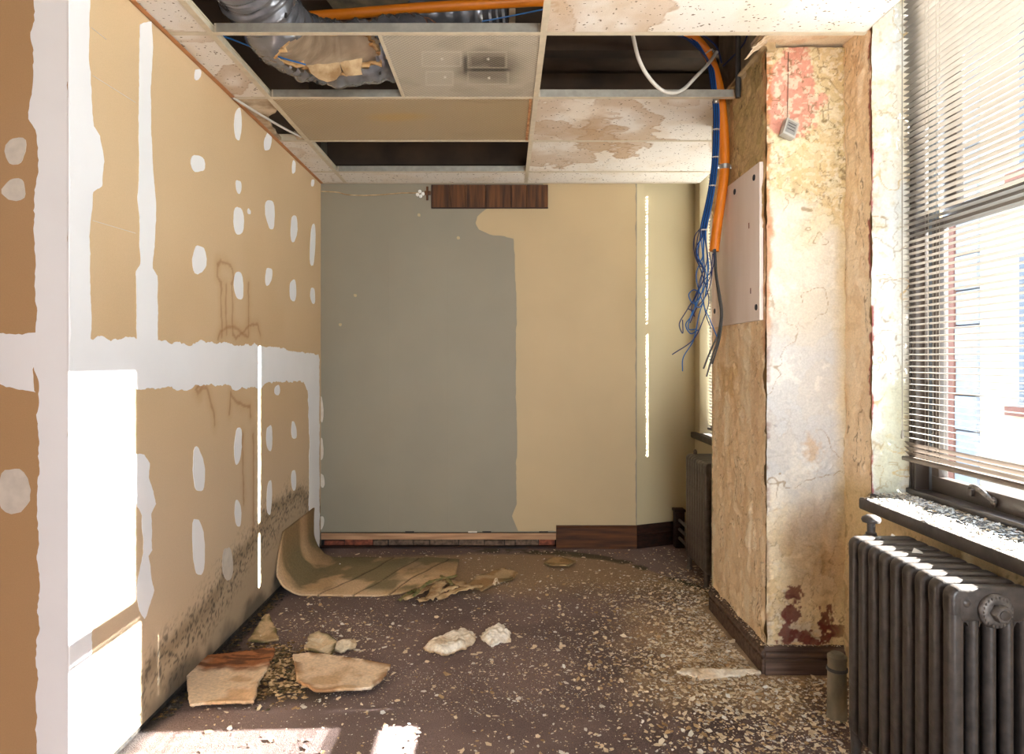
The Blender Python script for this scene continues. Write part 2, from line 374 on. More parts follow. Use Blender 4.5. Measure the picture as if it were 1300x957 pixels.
# ---- floor
def floor_col(u, v, co):
    X, Y = co[..., 0], co[..., 1]; px, py = PX(X, Y, 0)
    c = np.broadcast_to(np.array(lin((136, 114, 108))), u.shape+(3,)).copy()
    c = mix(c, lin((110, 91, 87)), ss(.4, .65, fbm(X, Y, 3, 4, 2))*.7)
    n = (fbm(X, Y, 3.5, 4, 5)-.5)*60
    band = ss(380, 560, px+n)*ss(700, 706, py+n*.15)*(1-ss(728, 762, py-(px-600)*.06+n*.5))
    curve = np.interp(px, [300, 620, 700, 760, 800, 850, 900], [697, 697, 700, 706, 714, 731, 750])
    band = band*ss(-1, 3, py-curve+n*.05)
    c = mix(c, lin((168, 140, 108)), band*.9)
    c = mix(c, lin((62, 62, 38)), (1-ss(1.5, 4.5, np.abs(py-curve-1+n*.04)))*ss(560, 640, px)*.85*ss(.3, .5, fbm(X, Y, 14, 3, 1)))
    d = np.hypot((px-935)/150, (py-835)/85)+(fbm(X, Y, 5, 4, 9)-.5)*.9
    c = mix(c, lin((196, 166, 130)), (1-ss(.55, 1.2, d))*.85)
    d = np.hypot((px-330)/120, (py-862)/40)+(fbm(X, Y, 7, 4, 3)-.5)*.9
    c = mix(c, lin((84, 68, 50)), (1-ss(.6, 1.1, d))*.7)
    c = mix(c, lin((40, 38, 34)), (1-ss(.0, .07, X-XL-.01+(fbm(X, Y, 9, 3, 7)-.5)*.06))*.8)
    return c
def floor_h(u, v): return (fbm(u, v, 5, 3, 4)-.5)*.004-.002
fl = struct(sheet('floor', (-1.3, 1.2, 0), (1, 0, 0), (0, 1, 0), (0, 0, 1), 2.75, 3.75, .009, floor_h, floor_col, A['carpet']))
M['carpetplain'] = mat('plain_carpet', (104, 84, 77), .98, c2=(80, 65, 60), scale=200, bump=.6, bscale=250)
box('floor_slab', (-4.2, -3.6, -.12), (1.7, 5.2, -.006), M['carpetplain'])['kind'] = 'structure'
# ---- left drywall with its tape joints
DW = lin((206, 178, 140)); 
stain_lines = [[(277, 430), (281, 420), (294, 414), (303, 417), (309, 424), (316, 428), (316, 360)], [(276, 335), (277, 350), (281, 359), (282, 428)], [(277, 336), (281, 331), (289, 334), (296, 341), (297, 352), (295, 362), (296, 424), (300, 430), (309, 421), (318, 413), (327, 411), (331, 425)], [(287, 362), (288, 425)],
               [(254, 498), (256, 492), (262, 490), (268, 510), (272, 525), (273, 540)], [(292, 525), (293, 500), (298, 508), (304, 512), (318, 517), (318, 528)], [(322, 550), (322, 700)], [(308, 550), (310, 640)], [(252, 500), (249, 495), (254, 490)]]
def left_col(u, v, co):
    Y, Z = co[..., 1], co[..., 2]; px, py = PX(XL, Y, Z)
    c = np.broadcast_to(np.array(DW), u.shape+(3,)).copy()
    c = mix(c, lin((196, 166, 126)), ss(.35, .7, fbm(Y, Z, 1.6, 3, 1))*.5)
    c = mix(c, lin((206, 176, 136)), (1-ss(485, 640, py+(fbm(Y, Z, 3, 3, 2)-.5)*80))*0)
    c = mix(c, lin((204, 184, 158)), ss(0, 1, np.clip((1.25-Z)/.8, 0, 1))*.6)
    sc = 2.66*Y/FPX*.35
    for L_ in stain_lines:
        q = [AX(a, b, XL) for a, b in L_]; d = seg_dist(Y+(fbm(Y, Z, 25, 2, 3)-.5)*.02, Z+(fbm(Y, Z, 25, 2, 6)-.5)*.02, [(p.y, p.z) for p in q])
        c = mix(c, lin((140, 92, 46)), (1-ss(.002, .011, d))*.6)
        c = mix(c, lin((176, 138, 94)), (1-ss(.0, .06, d))*.25)
    c = mix(c, lin((92, 74, 58)), ss(2.485, 2.50, Z))  # shade of the ceiling void painted onto the wall above the tiles
    # grey water line and mould that climbs toward the far corner
    top = np.interp(Y, [1.9, 2.3, 2.7, 3.0, 3.3, 3.6, 3.9, 4.3, 4.7], [.10, .17, .24, .30, .36, .44, .52, .40, .3])+(fbm(Y, Z, 4, 4, 11)-.5)*.18
    m = 1-ss(-.05, .06, Z-top)
    c = mix(c, lin((172, 152, 124)), m*.75)
    rim = 1-ss(.0, .06, np.abs(Z-top+.02)); c = mix(c, lin((120, 100, 72)), rim*.5)
    speck = ss(.56, .68, fbm(Y, Z, 95, 2, 21))*(1-ss(.02, .17, np.abs(Z-top+.05+(fbm(Y, Z, 6, 3, 8)-.5)*.15)))
    c = mix(c, lin((52, 48, 42)), speck*.75*ss(2.0, 2.5, Y))
    low = 1-ss(.03, .12, Z+(fbm(Y, Z, 8, 4, 14)-.5)*.16); c = mix(c, lin((70, 62, 52)), low*.75*ss(2.2, 2.6, Y))
    return c
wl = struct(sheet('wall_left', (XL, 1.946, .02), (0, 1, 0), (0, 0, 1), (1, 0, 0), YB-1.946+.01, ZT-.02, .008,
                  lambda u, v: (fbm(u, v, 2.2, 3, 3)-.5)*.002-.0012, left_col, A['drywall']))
MB().box((XL-.09, 1.955, 0), (XL-.006, YB+.1, ZT)).build('wall_left_core', M['blackgap'], wl)
FL = lambda x, y: AX(x, y, XL)
def Lp(name, px, m='compound', amp=.004, **k): return patch(name, [FL(a, b) for a, b in px], (1, 0, 0), M[m], wl, amp, **k)
# corner bead coat, runs floor to slab
cb = [FL(a, b) for a, b in [(116, 885), (116, 780), (115, 700), (117, 600), (116, 500), (116, 440), (115, 380), (113, 300), (118, 243), (129, 236), (132, 205), (127, 172), (118, 160), (115, 110), (112, 60), (115, 0)]]
patch('corner_bead_coat', [Vector((XL, 1.947, .03)), Vector((XL, cb[0].y, .03))]+cb+[Vector((XL, cb[-1].y, ZT)), Vector((XL, 1.947, ZT))], (1, 0, 0), M['compound'], wl, .003)
Lp('tape_joint', [(178, 30), (192, 27), (194, 60), (191, 130), (193, 200), (197, 245), (198, 280), (194, 340), (200, 350), (200, 436), (174, 436), (173, 345), (178, 335), (177, 275), (175, 250), (177, 200), (176, 150), (177, 80)], amp=.003)
Lp('tape_joint', [(89, 428), (118, 428), (172, 430), (200, 433), (228, 434), (230, 438), (262, 434), (300, 437), (330, 438), (370, 444), (404, 450), (405.5, 456), (405.5, 700), (402, 704), (399, 700), (395, 676), (392, 640), (393, 560), (391, 500), (386, 484), (362, 484), (342, 486), (328, 492), (300, 494), (284, 489), (260, 489), (235, 495), (215, 492), (172, 494), (130, 491), (89, 490)], amp=.006)
Lp('tape_joint', [(172, 575), (183, 576), (190, 588), (189, 605), (198, 640), (192, 652), (193, 698), (188, 706), (193, 735), (196, 750), (184, 784), (177, 775), (173, 745), (182, 702), (180, 655), (172, 640), (170, 600)], amp=.003)
spots = [(251, 208, 17, 22), (251, 95, 8, 13), (303, 237, 7, 17), (302, 158, 9, 42), (340, 180, 10, 22), (303, 281, 14, 34), (316, 268, 4, 8), (343, 272, 11, 40), (373, 291, 9, 33), (397, 310, 7, 50), (253, 329, 18, 36), (303, 362, 11, 38), (341, 351, 9, 21), (372, 369, 8, 28), (397, 375, 6, 21), (373, 212, 5, 16), (397, 232, 4, 9),
         (352, 495, 7, 13), (302, 567, 10, 44), (342, 556, 7, 34), (373, 546, 6, 24), (252, 596, 14, 60), (302, 651, 8, 36), (342, 632, 7, 40), (373, 610, 6, 28), (252, 694, 14, 76), (397, 150, 4, 10)]
for s_ in spots: patch('compound_patch', blob_px(*s_, FL), (1, 0, 0), M['compound'], wl, .002, .02)
patch('compound_patch', blob_px(289, 715, 13, 44, FL), (1, 0, 0), M['compound_thin'], wl, .002, .02)
# paper slit scratches on the sheet
for a, b in [((116, 35), (135, 50)), ((118, 96), (172, 130)), ((118, 280), (172, 296))]:
    p, q = FL(*a), FL(*b); MB().tube([p, q], .0012, 5).build('paper_crease', M['compound_thin'], wl)
# ---- drywall that faces the room (outside corner at the left edge of the frame)
def front_col(u, v, co):
    c = np.broadcast_to(np.array(lin((180, 144, 104))), u.shape+(3,)).copy()
    return mix(c, lin((180, 142, 98)), ss(.35, .7, fbm(co[..., 0], co[..., 2], 1.6, 3, 4))*.5)
wf = struct(sheet('wall_front', (-2.4, 1.946, 0), (1, 0, 0), (0, 0, 1), (0, -1, 0), 1.15, ZT, .03, None, front_col, A['drywall']))
MB().box((-4.2, 1.952, 0), (XL-.001, 2.04, ZT)).build('wall_front_core', M['plainwall'], wf)
FF = lambda x, y: AY(x, y, 1.946)
lf = [FF(a, b) for a, b in [(43, 0), (38, 150), (46, 165), (47, 230), (43, 290), (47, 340), (43, 425), (48, 500), (50, 560), (46, 640), (49, 740), (47, 850)]]
patch('corner_bead_coat', [Vector((XL, 1.946, ZT)), Vector((lf[0].x, 1.946, ZT))]+lf+[Vector((lf[-1].x, 1.946, .02)), Vector((XL, 1.946, .02))], (0, -1, 0), M['compound'], wf, .004)
patch('tape_joint', [FF(a, b) for a, b in [(-200, 424), (0, 424), (20, 425), (45, 422), (45, 500), (28, 498), (0, 490), (-200, 490)]], (0, -1, 0), M['compound'], wf, .005)
for s_ in [(20, 192, 27, 34), (18, 240, 32, 26), (18, 622, 40, 58)]: patch('compound_patch', blob_px(*s_, FF), (0, -1, 0), M['compound_thin'], wf, .002, .02)
MB().tube([Vector((XL+.001, 1.9435, .02)), Vector((XL+.001, 1.9435, ZT))], .0035, 6).build('corner_bead', M['compound'], wf)
# ---- back wall
wb = struct(box('wall_back', (XL-.01, YB, .108), (.897, YB+.012, ZT), M['greypaint']))
MB().box((XL-.1, YB+.05, 0), (.895, YB+.3, ZT)).build('wall_back_core', M['blackgap'], wb)
FB = lambda x, y: AY(x, y, YB)
o = patch('cream_paint_coat', [FB(a, b) for a, b in [(622, 262), (613, 269), (606, 275), (604, 283), (608, 291), (622, 298), (640, 300), (652, 303), (654, 340), (656, 400), (655, 500), (657, 560), (655, 600), (656, 640), (650, 655), (655, 668), (658, 674)]]+[Vector((.889, YB, .109)), Vector((.889, YB, ZT)), FB(690, 40), FB(690, 262)], (0, -1, 0), M['cream'], wb, .003, .03, .0006)
for s_ in [(408, 520, 5, 34), (408, 570, 5, 30), (409, 610, 6, 18), (408, 664, 7, 16)]: patch('compound_patch', blob_px(*s_, FB), (0, -1, 0), M['compound_thin'], wb, .001, .03)
for x, y in [(582, 302), (432, 412), (451, 375), (532, 273)]: patch('paint_chip', blob_px(x, y, 4, 4, FB, 8), (0, -1, 0), M['cream'], wb, .001, .03)
for x in (493, 568, 740): MB().tube([FB(x, 300), FB(x, 674)], .0009, 5).build('board_seam', M['greypaint'] if x < 650 else M['cream'], wb)
gs = struct(box('trim_1', (XL, YB+.004, .056), (.348, YB+.02, .099), M['groundwood']))
x = XL+.01; i = 0
while x < .34:
    w_ = random.uniform(.07, .2); x2 = min(x+w_, .345); rd = i in (0, 1) or x > .22
    h_ = random.uniform(.04, .052); dy = random.uniform(.022, .04)
    if i in (1,): rd = True
    o = MB().box((x+.003, YB+dy, .006), (x2-.003, YB+.09, h_)).build('brick', M['brickred'] if rd else M['brickgrey'], wb, bevel=.004)
    x = x2; i += 1
struct(box('trim_2', (XL, YB-.012, 0), (.348, YB+.03, .012), M['basedark']))
for px_ in (520, 600, 618, 690): 
    p = FB(px_, 674); MB().box((p.x-.03, YB-.004, .104), (p.x+.03, YB+.002, .114)).build('torn_board_edge', M['blackgap'] if px_ != 600 else M['compound_thin'], wb)
def moulding(name, p, q, n, h, m, cap=True, parent=None, t=.022):
    """baseboard with a stepped, rounded cap, from p to q at floor level, n points into the room"""
    n = Vector(n); p, q = Vector(p), Vector(q); up = Vector((0, 0, 1))
    prof = [(0, 0), (t, 0), (t, h*.50), (t*.72, h*.53), (t*.72, h*.60), (t*1.0, h*.64), (t*1.15, h*.72), (t*1.0, h*.80), (t*.6, h*.84), (t*.6, h*.92), (t*.35, h), (0, h)] if cap else [(0, 0), (t, 0), (t, h-.012), (t*.75, h-.006), (t*.75, h), (0, h)]
    pts = [p+n*a+up*b for a, b in prof]; mb = MB(); mb.prism(pts, q-p); return mb.build(name, m, parent)
struct(moulding('baseboard_back', (.348, YB, 0), (.893, YB, 0), (0, -1, 0), .155, M['basemid'], False))
# angled wall in the far right corner
A0, A1 = Vector((.889, YB, 0)), Vector((1.35, 4.80, 0)); ad_ = (A1-A0).normalized(); an = Vector((ad_.y, -ad_.x, 0))
wa = MB(); wa.prism([A0, A1, A1-an*.1, A0-an*.1+Vector((0, .02, 0))], (0, 0, ZT)); wa = struct(wa.build('wall_back_right', M['cream2']))
struct(moulding('baseboard_back_right', A0, A0.lerp(A1, .66), tuple(an), .155, M['basedark'], True))

# ---- window wall: masonry body in pieces, plastered faces in front
BW = mat('masonry_body', (190, 160, 112), .9, var=.08, scale=6)
wr = struct(box('wall_right', (XW+.004, -1.1, 0), (1.68, YC2+.12, .765), BW))
def wpiece(a, b, m=BW): return MB().box(a, b).build('wall_section', m, wr)
wpiece((XW+.004, 2.575, .765), (1.68, 3.50, ZT))
wpiece((XW+.004, -1.1, 2.76), (1.68, 2.575, ZT))
wpiece((XW+.004, .45, .765), (1.68, 1.0, 2.76)); wpiece((XW+.004, -1.1, .765), (1.68, -.6, 2.76))
wpiece((1.35, YC2, 0), (1.68, 4.9, .765), M['cream2']); wpiece((1.35, 4.676, .765), (1.50, 4.9, ZT), M['cream2']); wpiece((1.35, 3.50, 2.76), (1.68, 4.70, ZT), M['cream2'])
wpiece((1.40, 3.50, .765), (1.52, 3.62, 1.40)); wpiece((1.344, YC2, .0), (1.352, 4.80, .765), M['cream2']); wpiece((1.344, 4.676, .765), (1.352, 4.8, ZT), M['cream2'])  # first box: unseen block added to keep the sun streak off the floor

def cracks(u, v, f, s, wdt=.012):
    r = np.abs(fbm(u, v, f, 3, s)-.5); return (1-ss(wdt*.3, wdt, r))*ss(.45, .6, fbm(u, v, f*.6, 2, s+40))
def relief(seed, amp=1.0):
    def f(u, v):
        L1 = ss(.495, .505, fbm(u, v, 7, 5, seed)); L2 = ss(.53, .54, fbm(u, v, 16, 4, seed+5))
        bl = ss(.55, .8, fbm(u, v, 11, 3, seed+9))
        return amp*(L1*.0028+L2*.0024+bl*.0075+(fbm(u, v, 30, 4, seed+2)-.5)*.008+ss(.52, .56, fbm(u, v, 34, 3, seed+6))*.0022)
    return f
def blobm(px, py, cx, cy, rx, ry, n, soft=.18):
    return 1-ss(1-soft, 1+soft, np.hypot((px-cx)/rx, (py-cy)/ry)+n)
def col_front(u, v, co):
    X, Z = co[..., 0], co[..., 2]; px, py = PX(X, YC, Z); n1 = fbm(X, Z, 6, 5, 31)-.5; n2 = fbm(X, Z, 22, 4, 35)-.5; n3 = fbm(X, Z, 60, 3, 38)-.5
    yy = py+n1*110
    K = [(0, (212, 198, 160)), (200, (212, 199, 162)), (262, (214, 202, 170)), (290, (218, 208, 190)), (390, (204, 196, 182)), (450, (196, 192, 188)), (610, (196, 194, 192)), (660, (236, 222, 196)), (760, (234, 212, 170)), (860, (226, 202, 156))]  # paint tones by height, mid darkened and bottom lightened to offset the window light
    ks = [k[0] for k in K]; c = np.stack([np.interp(yy, ks, [lin(k[1])[i] for k in K]) for i in range(3)], -1)
    c = mix(c, lin((204, 182, 132)), ss(.0, .12, n2)*.5*(1-ss(230, 300, yy)))
    c = mix(c, lin((214, 190, 150)), ss(.02, .2, n1)*.5*ss(640, 700, py)*1)
    c = mix(c, lin((226, 220, 210)), ss(.06, .16, n1+n3*.3)*.5)
    kk = .2+.65*np.maximum(ss(640, 700, yy), 1-ss(240, 300, yy)); c0 = c; c = peel_col(c, u, v, 60, (206, 176, 126), 1.0); c = c0*(1-kk[..., None])+c*kk[..., None]
    c = mix(c, lin((206, 142, 122)), blobm(px, py, 1003, 112, 30, 46, n1*1.6+n3*.5, .08)*.95)
    c = mix(c, lin((206, 142, 122)), blobm(px, py, 992, 128, 16, 26, n1*1.3+n3*.4, .08)*.9)
    c = mix(c, lin((214, 150, 130)), blobm(px, py, 1044, 126, 7, 9, n2*1.5, .1)*.8)
    c = mix(c, lin((196, 158, 112)), blobm(px, py, 1031, 572, 9, 18, n3*2, .7)*.6)
    for q in [(1006, 756, 9, 9), (1006, 780, 11, 9), (998, 803, 10, 14), (1018, 808, 12, 9), (1032, 815, 12, 8), (1050, 782, 8, 15), (1060, 797, 12, 8), (1044, 808, 7, 10), (1070, 795, 6, 8)]:
        c = mix(c, lin((112, 50, 40)), blobm(px, py, *q, n2*2.4+n3*2, .1)*.92)
    e = 1-ss(0, 7, px-975+n2*12); c = mix(c, lin((182, 112, 56)), e*.75*(1-ss(380, 470, py))); c = mix(c, lin((120, 60, 44)), e*.5*ss(400, 440, py)*ss(0, .12, n2))
    c = mix(c, lin((196, 168, 112)), ss(1052, 1074, px+n1*20)*.65)
    c = mix(c, lin((140, 112, 72)), cracks(X, Z, 9, 50)*.7)
    c = mix(c, lin((230, 218, 190)), ss(.05, .1, n3)*.5*(1-ss(240, 300, yy))); c = mix(c, lin((120, 98, 62)), cracks(X, Z, 26, 55, .03)*.8*(1-ss(240, 300, yy)))
    c = mix(c, lin((184, 140, 96)), blobm(px, py, 1040, 700, 40, 60, n1*2, .4)*.35)
    return c
def peel_col(c, u, v, seed, co_lo, k):
    """bare coat shows where the top coat has gone, with a dirty line along each broken edge"""
    f1 = fbm(u, v, 7, 5, seed); f2 = fbm(u, v, 16, 4, seed+5)
    c = mix(c, lin(co_lo), (1-ss(.49, .505, f1))*k*.55); c = mix(c, lin(co_lo), (1-ss(.525, .54, f2))*k*.25)
    e = np.maximum(1-ss(.002, .009, np.abs(f1-.5)), (1-ss(.002, .010, np.abs(f2-.535)))*.7); return mix(c, lin((138, 106, 66)), e*ss(.42, .6, fbm(u, v, 4, 3, seed+70))*k*.8)
ZL = 2.552     # plaster ledge height
cl = struct(sheet('column', (XC, YC, .0), (1, 0, 0), (0, 0, 1), (0, -1, 0), XW-XC+.006, ZL, .004, relief(60), col_front, A['peel']))
def col_left(u, v, co):
    Y, Z = co[..., 1], co[..., 2]; px, py = PX(XC, Y, Z); n1 = fbm(Y, Z, 5, 5, 71)-.5; n2 = fbm(Y, Z, 20, 4, 75)-.5; n3 = fbm(Y, Z, 60, 3, 78)-.5
    st = fbm(Y*6, Z*.7, 3, 4, 79)-.5
    K = [(0, (178, 158, 108)), (200, (182, 160, 106)), (260, (196, 164, 110)), (420, (232, 206, 168)), (640, (244, 222, 188)), (730, (246, 226, 194)), (860, (240, 216, 176))]
    ks = [k[0] for k in K]; yy = py+n1*60; c = np.stack([np.interp(yy, ks, [lin(k[1])[i] for k in K]) for i in range(3)], -1)
    c = mix(c, lin((246, 232, 206)), ss(.0, .16, st+n2*.4)*.75*ss(300, 420, py))
    c = mix(c, lin((186, 130, 76)), ss(.10, .25, -st+n3*.3)*.25*ss(300, 420, py))
    c = mix(c, lin((158, 136, 86)), ss(.0, .15, n2)*.5*(1-ss(240, 320, py)))
    c = mix(c, lin((84, 68, 44)), cracks(Y*1.3, Z*.7, 22, 95, .035)*.9*(1-ss(240, 320, py)))
    c = mix(c, lin((120, 84, 50)), cracks(Y, Z*.45, 12, 90, .014)*.8)
    c = mix(c, lin((206, 168, 112)), blobm(px, py, 925, 480, 9, 20, n2*2, .2)*.7)
    e = 1-ss(0, 6, 975-px+n2*14); c = mix(c, lin((178, 104, 50)), e*.7*(1-ss(430, 520, py))); c = mix(c, lin((104, 48, 36)), e*.6*ss(430, 500, py)*ss(.0, .1, n2))
    return peel_col(c, u, v, 84, (222, 188, 142), .6)
sheet('column_side', (XC, YC, .0), (0, 1, 0), (0, 0, 1), (-1, 0, 0), YC2-YC, ZL, .0045, relief(84, .9), col_left, A['peel'], cl)
MB().box((XC+.008, YC+.008, 0), (XW+.01, YC2, ZL-.002)).build('column_core', BW, cl)
MB().box((XC+.03, YC+.03, ZL), (XW+.01, YC2+.0, ZT)).build('column_top', M['greyplaster'], cl)
MB().box((XC-.004, YC2-.004, 0), (XW, YC2+.008, ZL)).build('column_return', M['cream2'], cl)
# ledge moulding along the column's left and front faces under the old ceiling
MB().prism([(XC-.022, YC-.02, ZL), (XC-.022, YC-.02, ZL+.008), (XC+.03, YC-.02, ZL+.018), (XC+.03, YC-.02, ZL-.02), (XC-.002, YC-.02, ZL-.02), (XC-.006, YC-.02, ZL-.004)], (0, 3.3-YC, 0)).build('ledge_moulding', M['ledge'], cl)
def wall_col(u, v, co):
    Y, Z = co[..., 1], co[..., 2]; n1 = fbm(Y, Z, 5, 5, 101)-.5; n2 = fbm(Y, Z, 20, 4, 105)-.5
    c = np.broadcast_to(np.array(lin((240, 216, 180))), u.shape+(3,)).copy()
    c = mix(c, lin((242, 226, 200)), ss(0, .15, n1)*.5); c = mix(c, lin((206, 168, 118)), ss(.03, .15, n2)*.3)
    c = mix(c, lin((214, 188, 132)), (1-ss(.75, .85, Z))*.7)
    c = mix(c, lin((130, 104, 66)), ss(.12, .2, n2+n1*.3)*.35*(1-ss(.7, .8, Z)))
    c = mix(c, lin((140, 40, 34)), (1-ss(.0, .012, Y-2.575+n2*.03))*.9*ss(.0, .05, fbm(Y, Z*3, 3, 3, 7)-.47)*ss(.8, .85, Z))
    c = mix(c, lin((110, 78, 44)), cracks(Y*2, Z*.5, 9, 110, .014)*.7)
    return c
sheet('wall_section', (XW, 2.57, .0), (0, 1, 0), (0, 0, 1), (-1, 0, 0), YC-2.57+.01, 2.76, .004, relief(120, .8), wall_col, A['peel'], wr)
sheet('wall_section', (XW, .9, .0), (0, 1, 0), (0, 0, 1), (-1, 0, 0), 2.57-.9, .735, .008, relief(124, .7), wall_col, A['peel'], wr)
def reveal_col(u, v, co):
    X, Z = co[..., 0], co[..., 2]; px, py = PX(X, 2.57, Z); n1 = fbm(X, Z, 8, 5, 131)-.5; n2 = fbm(X, Z, 26, 4, 135)-.5
    c = np.broadcast_to(np.array(lin((214, 212, 204))), u.shape+(3,)).copy()
    c = mix(c, lin((214, 198, 166)), ss(0, .15, n1)*.5*(1-ss(200, 350, py)))
    c = mix(c, lin((188, 184, 156)), blobm(px, py, 1135, 565, 26, 75, n1*2, .3)*.8)
    c = mix(c, lin((192, 160, 104)), cracks(X, Z, 9, 140, .016)*.8)
    c = mix(c, lin((196, 178, 136)), ss(.12, .15, n2)*.5*ss(.0, .1, n1)); c = mix(c, lin((150, 122, 78)), cracks(X, Z, 20, 145, .03)*.6)
    c = mix(c, lin((158, 40, 40)), (1-ss(0, .005, X-XW+n2*.02-.001))*.85*ss(-.02, .03, fbm(X, Z*3, 3, 3, 7)-.5))
    return c
sheet('wall_section', (XW, 2.572, .765), (.9643, -.0, 0), (0, 0, 1), (0, -1, 0), .155, 2.0, .004, relief(150), reveal_col, A['peel'], wr)
# baseboards round the column
struct(moulding('baseboard_column', (XC, YC-.012, 0), (XC, YC2, 0), (-1, 0, 0), .117, M['basegrey']))
struct(moulding('baseboard_column_front', (XC-.012, YC, 0), (XW-.01, YC, 0), (0, -1, 0), .115, M['basegrey']))
# ---- rest of the room, behind the photographer
struct(box('wall_room_left', (-4.2, -3.6, 0), (-4.1, 2.0, ZT), M['plainwall']))
wbk = struct(box('wall_room_rear', (-4.2, -1.15, 0), (.05, -1.02, ZT), M['plainwall']))
for a_, b_ in (((.05, -1.15, 0), (1.68, -1.02, .06)), ((.05, -1.15, 2.5), (1.68, -1.02, ZT)), ((1.35, -1.15, .06), (1.68, -1.02, 2.5))): MB().box(a_, b_).build('wall_section', M['plainwall'], wbk)  # rear opening added to pass and trim the unseen fill lamp
# ---- slab overhead
def slab_col(u, v, co):
    X, Y = co[..., 0], co[..., 1]; n = fbm(X, Y, 1.7, 5, 160); n2 = fbm(X, Y, 9, 4, 163)
    c = np.broadcast_to(np.array(lin((92, 72, 54))), u.shape+(3,)).copy()
    c = mix(c, lin((40, 92, 76)), ss(.47, .55, n+.28*(1-ss(3.5, 4.05, Y+(n2-.5)*.6))-.12)); return mix(c, lin((50, 40, 32)), ss(.55, .65, n2)*.5)
sb_ = struct(sheet('ceiling_slab', (-1.3, 1.6, ZT), (1, 0, 0), (0, 1, 0), (0, 0, -1), 2.75, 3.1, .02, lambda u, v: -fbm(u, v, 4, 4, 5)*.02, slab_col, A['peel']))
MB().box((-4.3, -3.7, ZT), (1.8, 5.2, ZT+.1)).build('ceiling_slab_body', M['plenum'], sb_)
MB().box((-1.2, YB-.03, CEIL+.12), (.88, YB-.001, ZT)).build('plenum_backing', M['plenum'], sb_)
for y_ in (3.62, 4.15): MB().box((-1.2, y_, ZT-.12), (1.3, y_+.09, ZT-.02)).build('joist', M['plenum'], sb_)

# ---- suspended ceiling: grid bars, pitted tiles, light lenses
ce = struct(empty('ceiling', (0, 0, 0)))
F = .012
def tee(a, b, name='grid_tee', web=.038):
    """inverted T bar from a to b (bottom flange centre line)"""
    a = Vector((*a, CEIL-.003)); b = Vector((*b, CEIL-.003)); d = (b-a).normalized(); s = Vector((-d.y, d.x, 0)); z = Vector((0, 0, 1))
    prof = [(-F, 0), (F, 0), (F, .0015), (.0012, .002), (.0012, web-.006), (.0035, web-.006), (.0035, web), (-.0035, web), (-.0035, web-.006), (-.0012, web-.006), (-.0012, .002), (-F, .0015)]
    mb = MB(); mb.prism([a+s*p+z*q for p, q in prof], b-a); return mb.build(name, M['tbar'], ce)
X1, X2 = -1.078, .142; ROWS = [1.27, 1.88, 2.49, 3.10, 3.71, 4.32, 4.60]
tee((X1, 1.2), (X1, 4.605), 'main_runner'); tee((X2, 1.2), (X2, 4.605), 'main_runner')
for y_ in (1.88, 2.49, 3.10, 3.71, 4.32):
    tee((X1+F, y_), (X2-F, y_)); tee((XL+.01, y_), (X1-F, y_))
    if y_ in (1.88, 2.49): tee((X2+F, y_), (1.325, y_))
    if y_ == 3.10: tee((X2+F, y_), (1.05, y_))
    if y_ > 3.2: tee((X2+F, y_+.0), (1.325, y_))
MB().box((XL+.0, 1.96, CEIL-.004), (XL+.02, 4.6, CEIL-.002)).box((XL, 1.96, CEIL-.004), (XL+.002, 4.6, CEIL+.02)).build('wall_angle', mat('orange_brown_edge', (196, 134, 84), .6, var=.1), ce)
MB().box((-1.25, 4.58, CEIL-.004), (1.3, 4.60, CEIL-.002)).build('wall_angle', M['tbar'], ce)
STAINS = [(770, 20, 85, 60, .9, 0), (1030, 14, 55, 22, .35, 1), (700, 20, 30, 30, .7, 0), (715, 150, 50, 30, .8, 0), (775, 158, 52, 40, 1, 0), (700, 182, 90, 28, 1, 0), (858, 128, 30, 8, .5, 0), (360, 160, 60, 20, .8, 0), (295, 105, 26, 20, .9, 0), (300, 130, 30, 8, .9, 0), (375, 195, 16, 8, .5, 0), (450, 228, 26, 9, .8, 1), (655, 224, 14, 9, .5, 1), (905, 160, 10, 30, .6, 0), (232, 46, 50, 8, .7, 0)]
def tile_col(u, v, co):
    X, Y = co[..., 0], co[..., 1]; px, py = PX(X, Y, CEIL); n = fbm(X, Y, 6, 4, 170)-.5; n3 = fbm(X, Y, 30, 3, 173)-.5
    c = np.broadcast_to(np.array(lin((226, 220, 212))), u.shape+(3,)).copy()
    c = mix(c, lin((214, 198, 176)), ss(0, .2, n)*.4)
    for cx, cy, rx, ry, s_, ringonly in STAINS:
        r = np.hypot((px-cx)/rx, (py-cy)/ry)+n*1.1+n3*.25
        if not ringonly: c = mix(c, lin((186, 154, 118)), (1-ss(.93, 1.0, r))*.62*s_*ss(.15, .85, r+.1))
        c = mix(c, lin((156, 118, 78)), (1-ss(.0, .05, np.abs(r-.95)))*.5*s_)
    return mix(c, lin((238, 230, 218)), blobm(px, py, 735, 140, 26, 16, n*1.5, .3)*.7)
def tile(x0, x1, y0, y1, sag=0, name='ceiling_tile', label=None, skew=None):
    g = .004
    def hf(u, v): return sag*np.sin(np.pi*u/(x1-x0))*np.sin(np.pi*v/(y1-y0))+(fbm(u, v, 40, 3, 9)-.5)*.0012
    o = sheet(name, (x0+g, y0+g, CEIL), (1, 0, 0), (0, 1, 0), (0, 0, -1), x1-x0-2*g, y1-y0-2*g, .007, hf, tile_col, A['tile'], ce, .014)
    if label: o['label'] = label
    if skew:
        for v_ in o.data.vertices: v_.co.x += skew*(v_.co.x-x0)/(x1-x0)*(v_.co.y-y0)/(y1-y0)
    return o
XR = 1.325
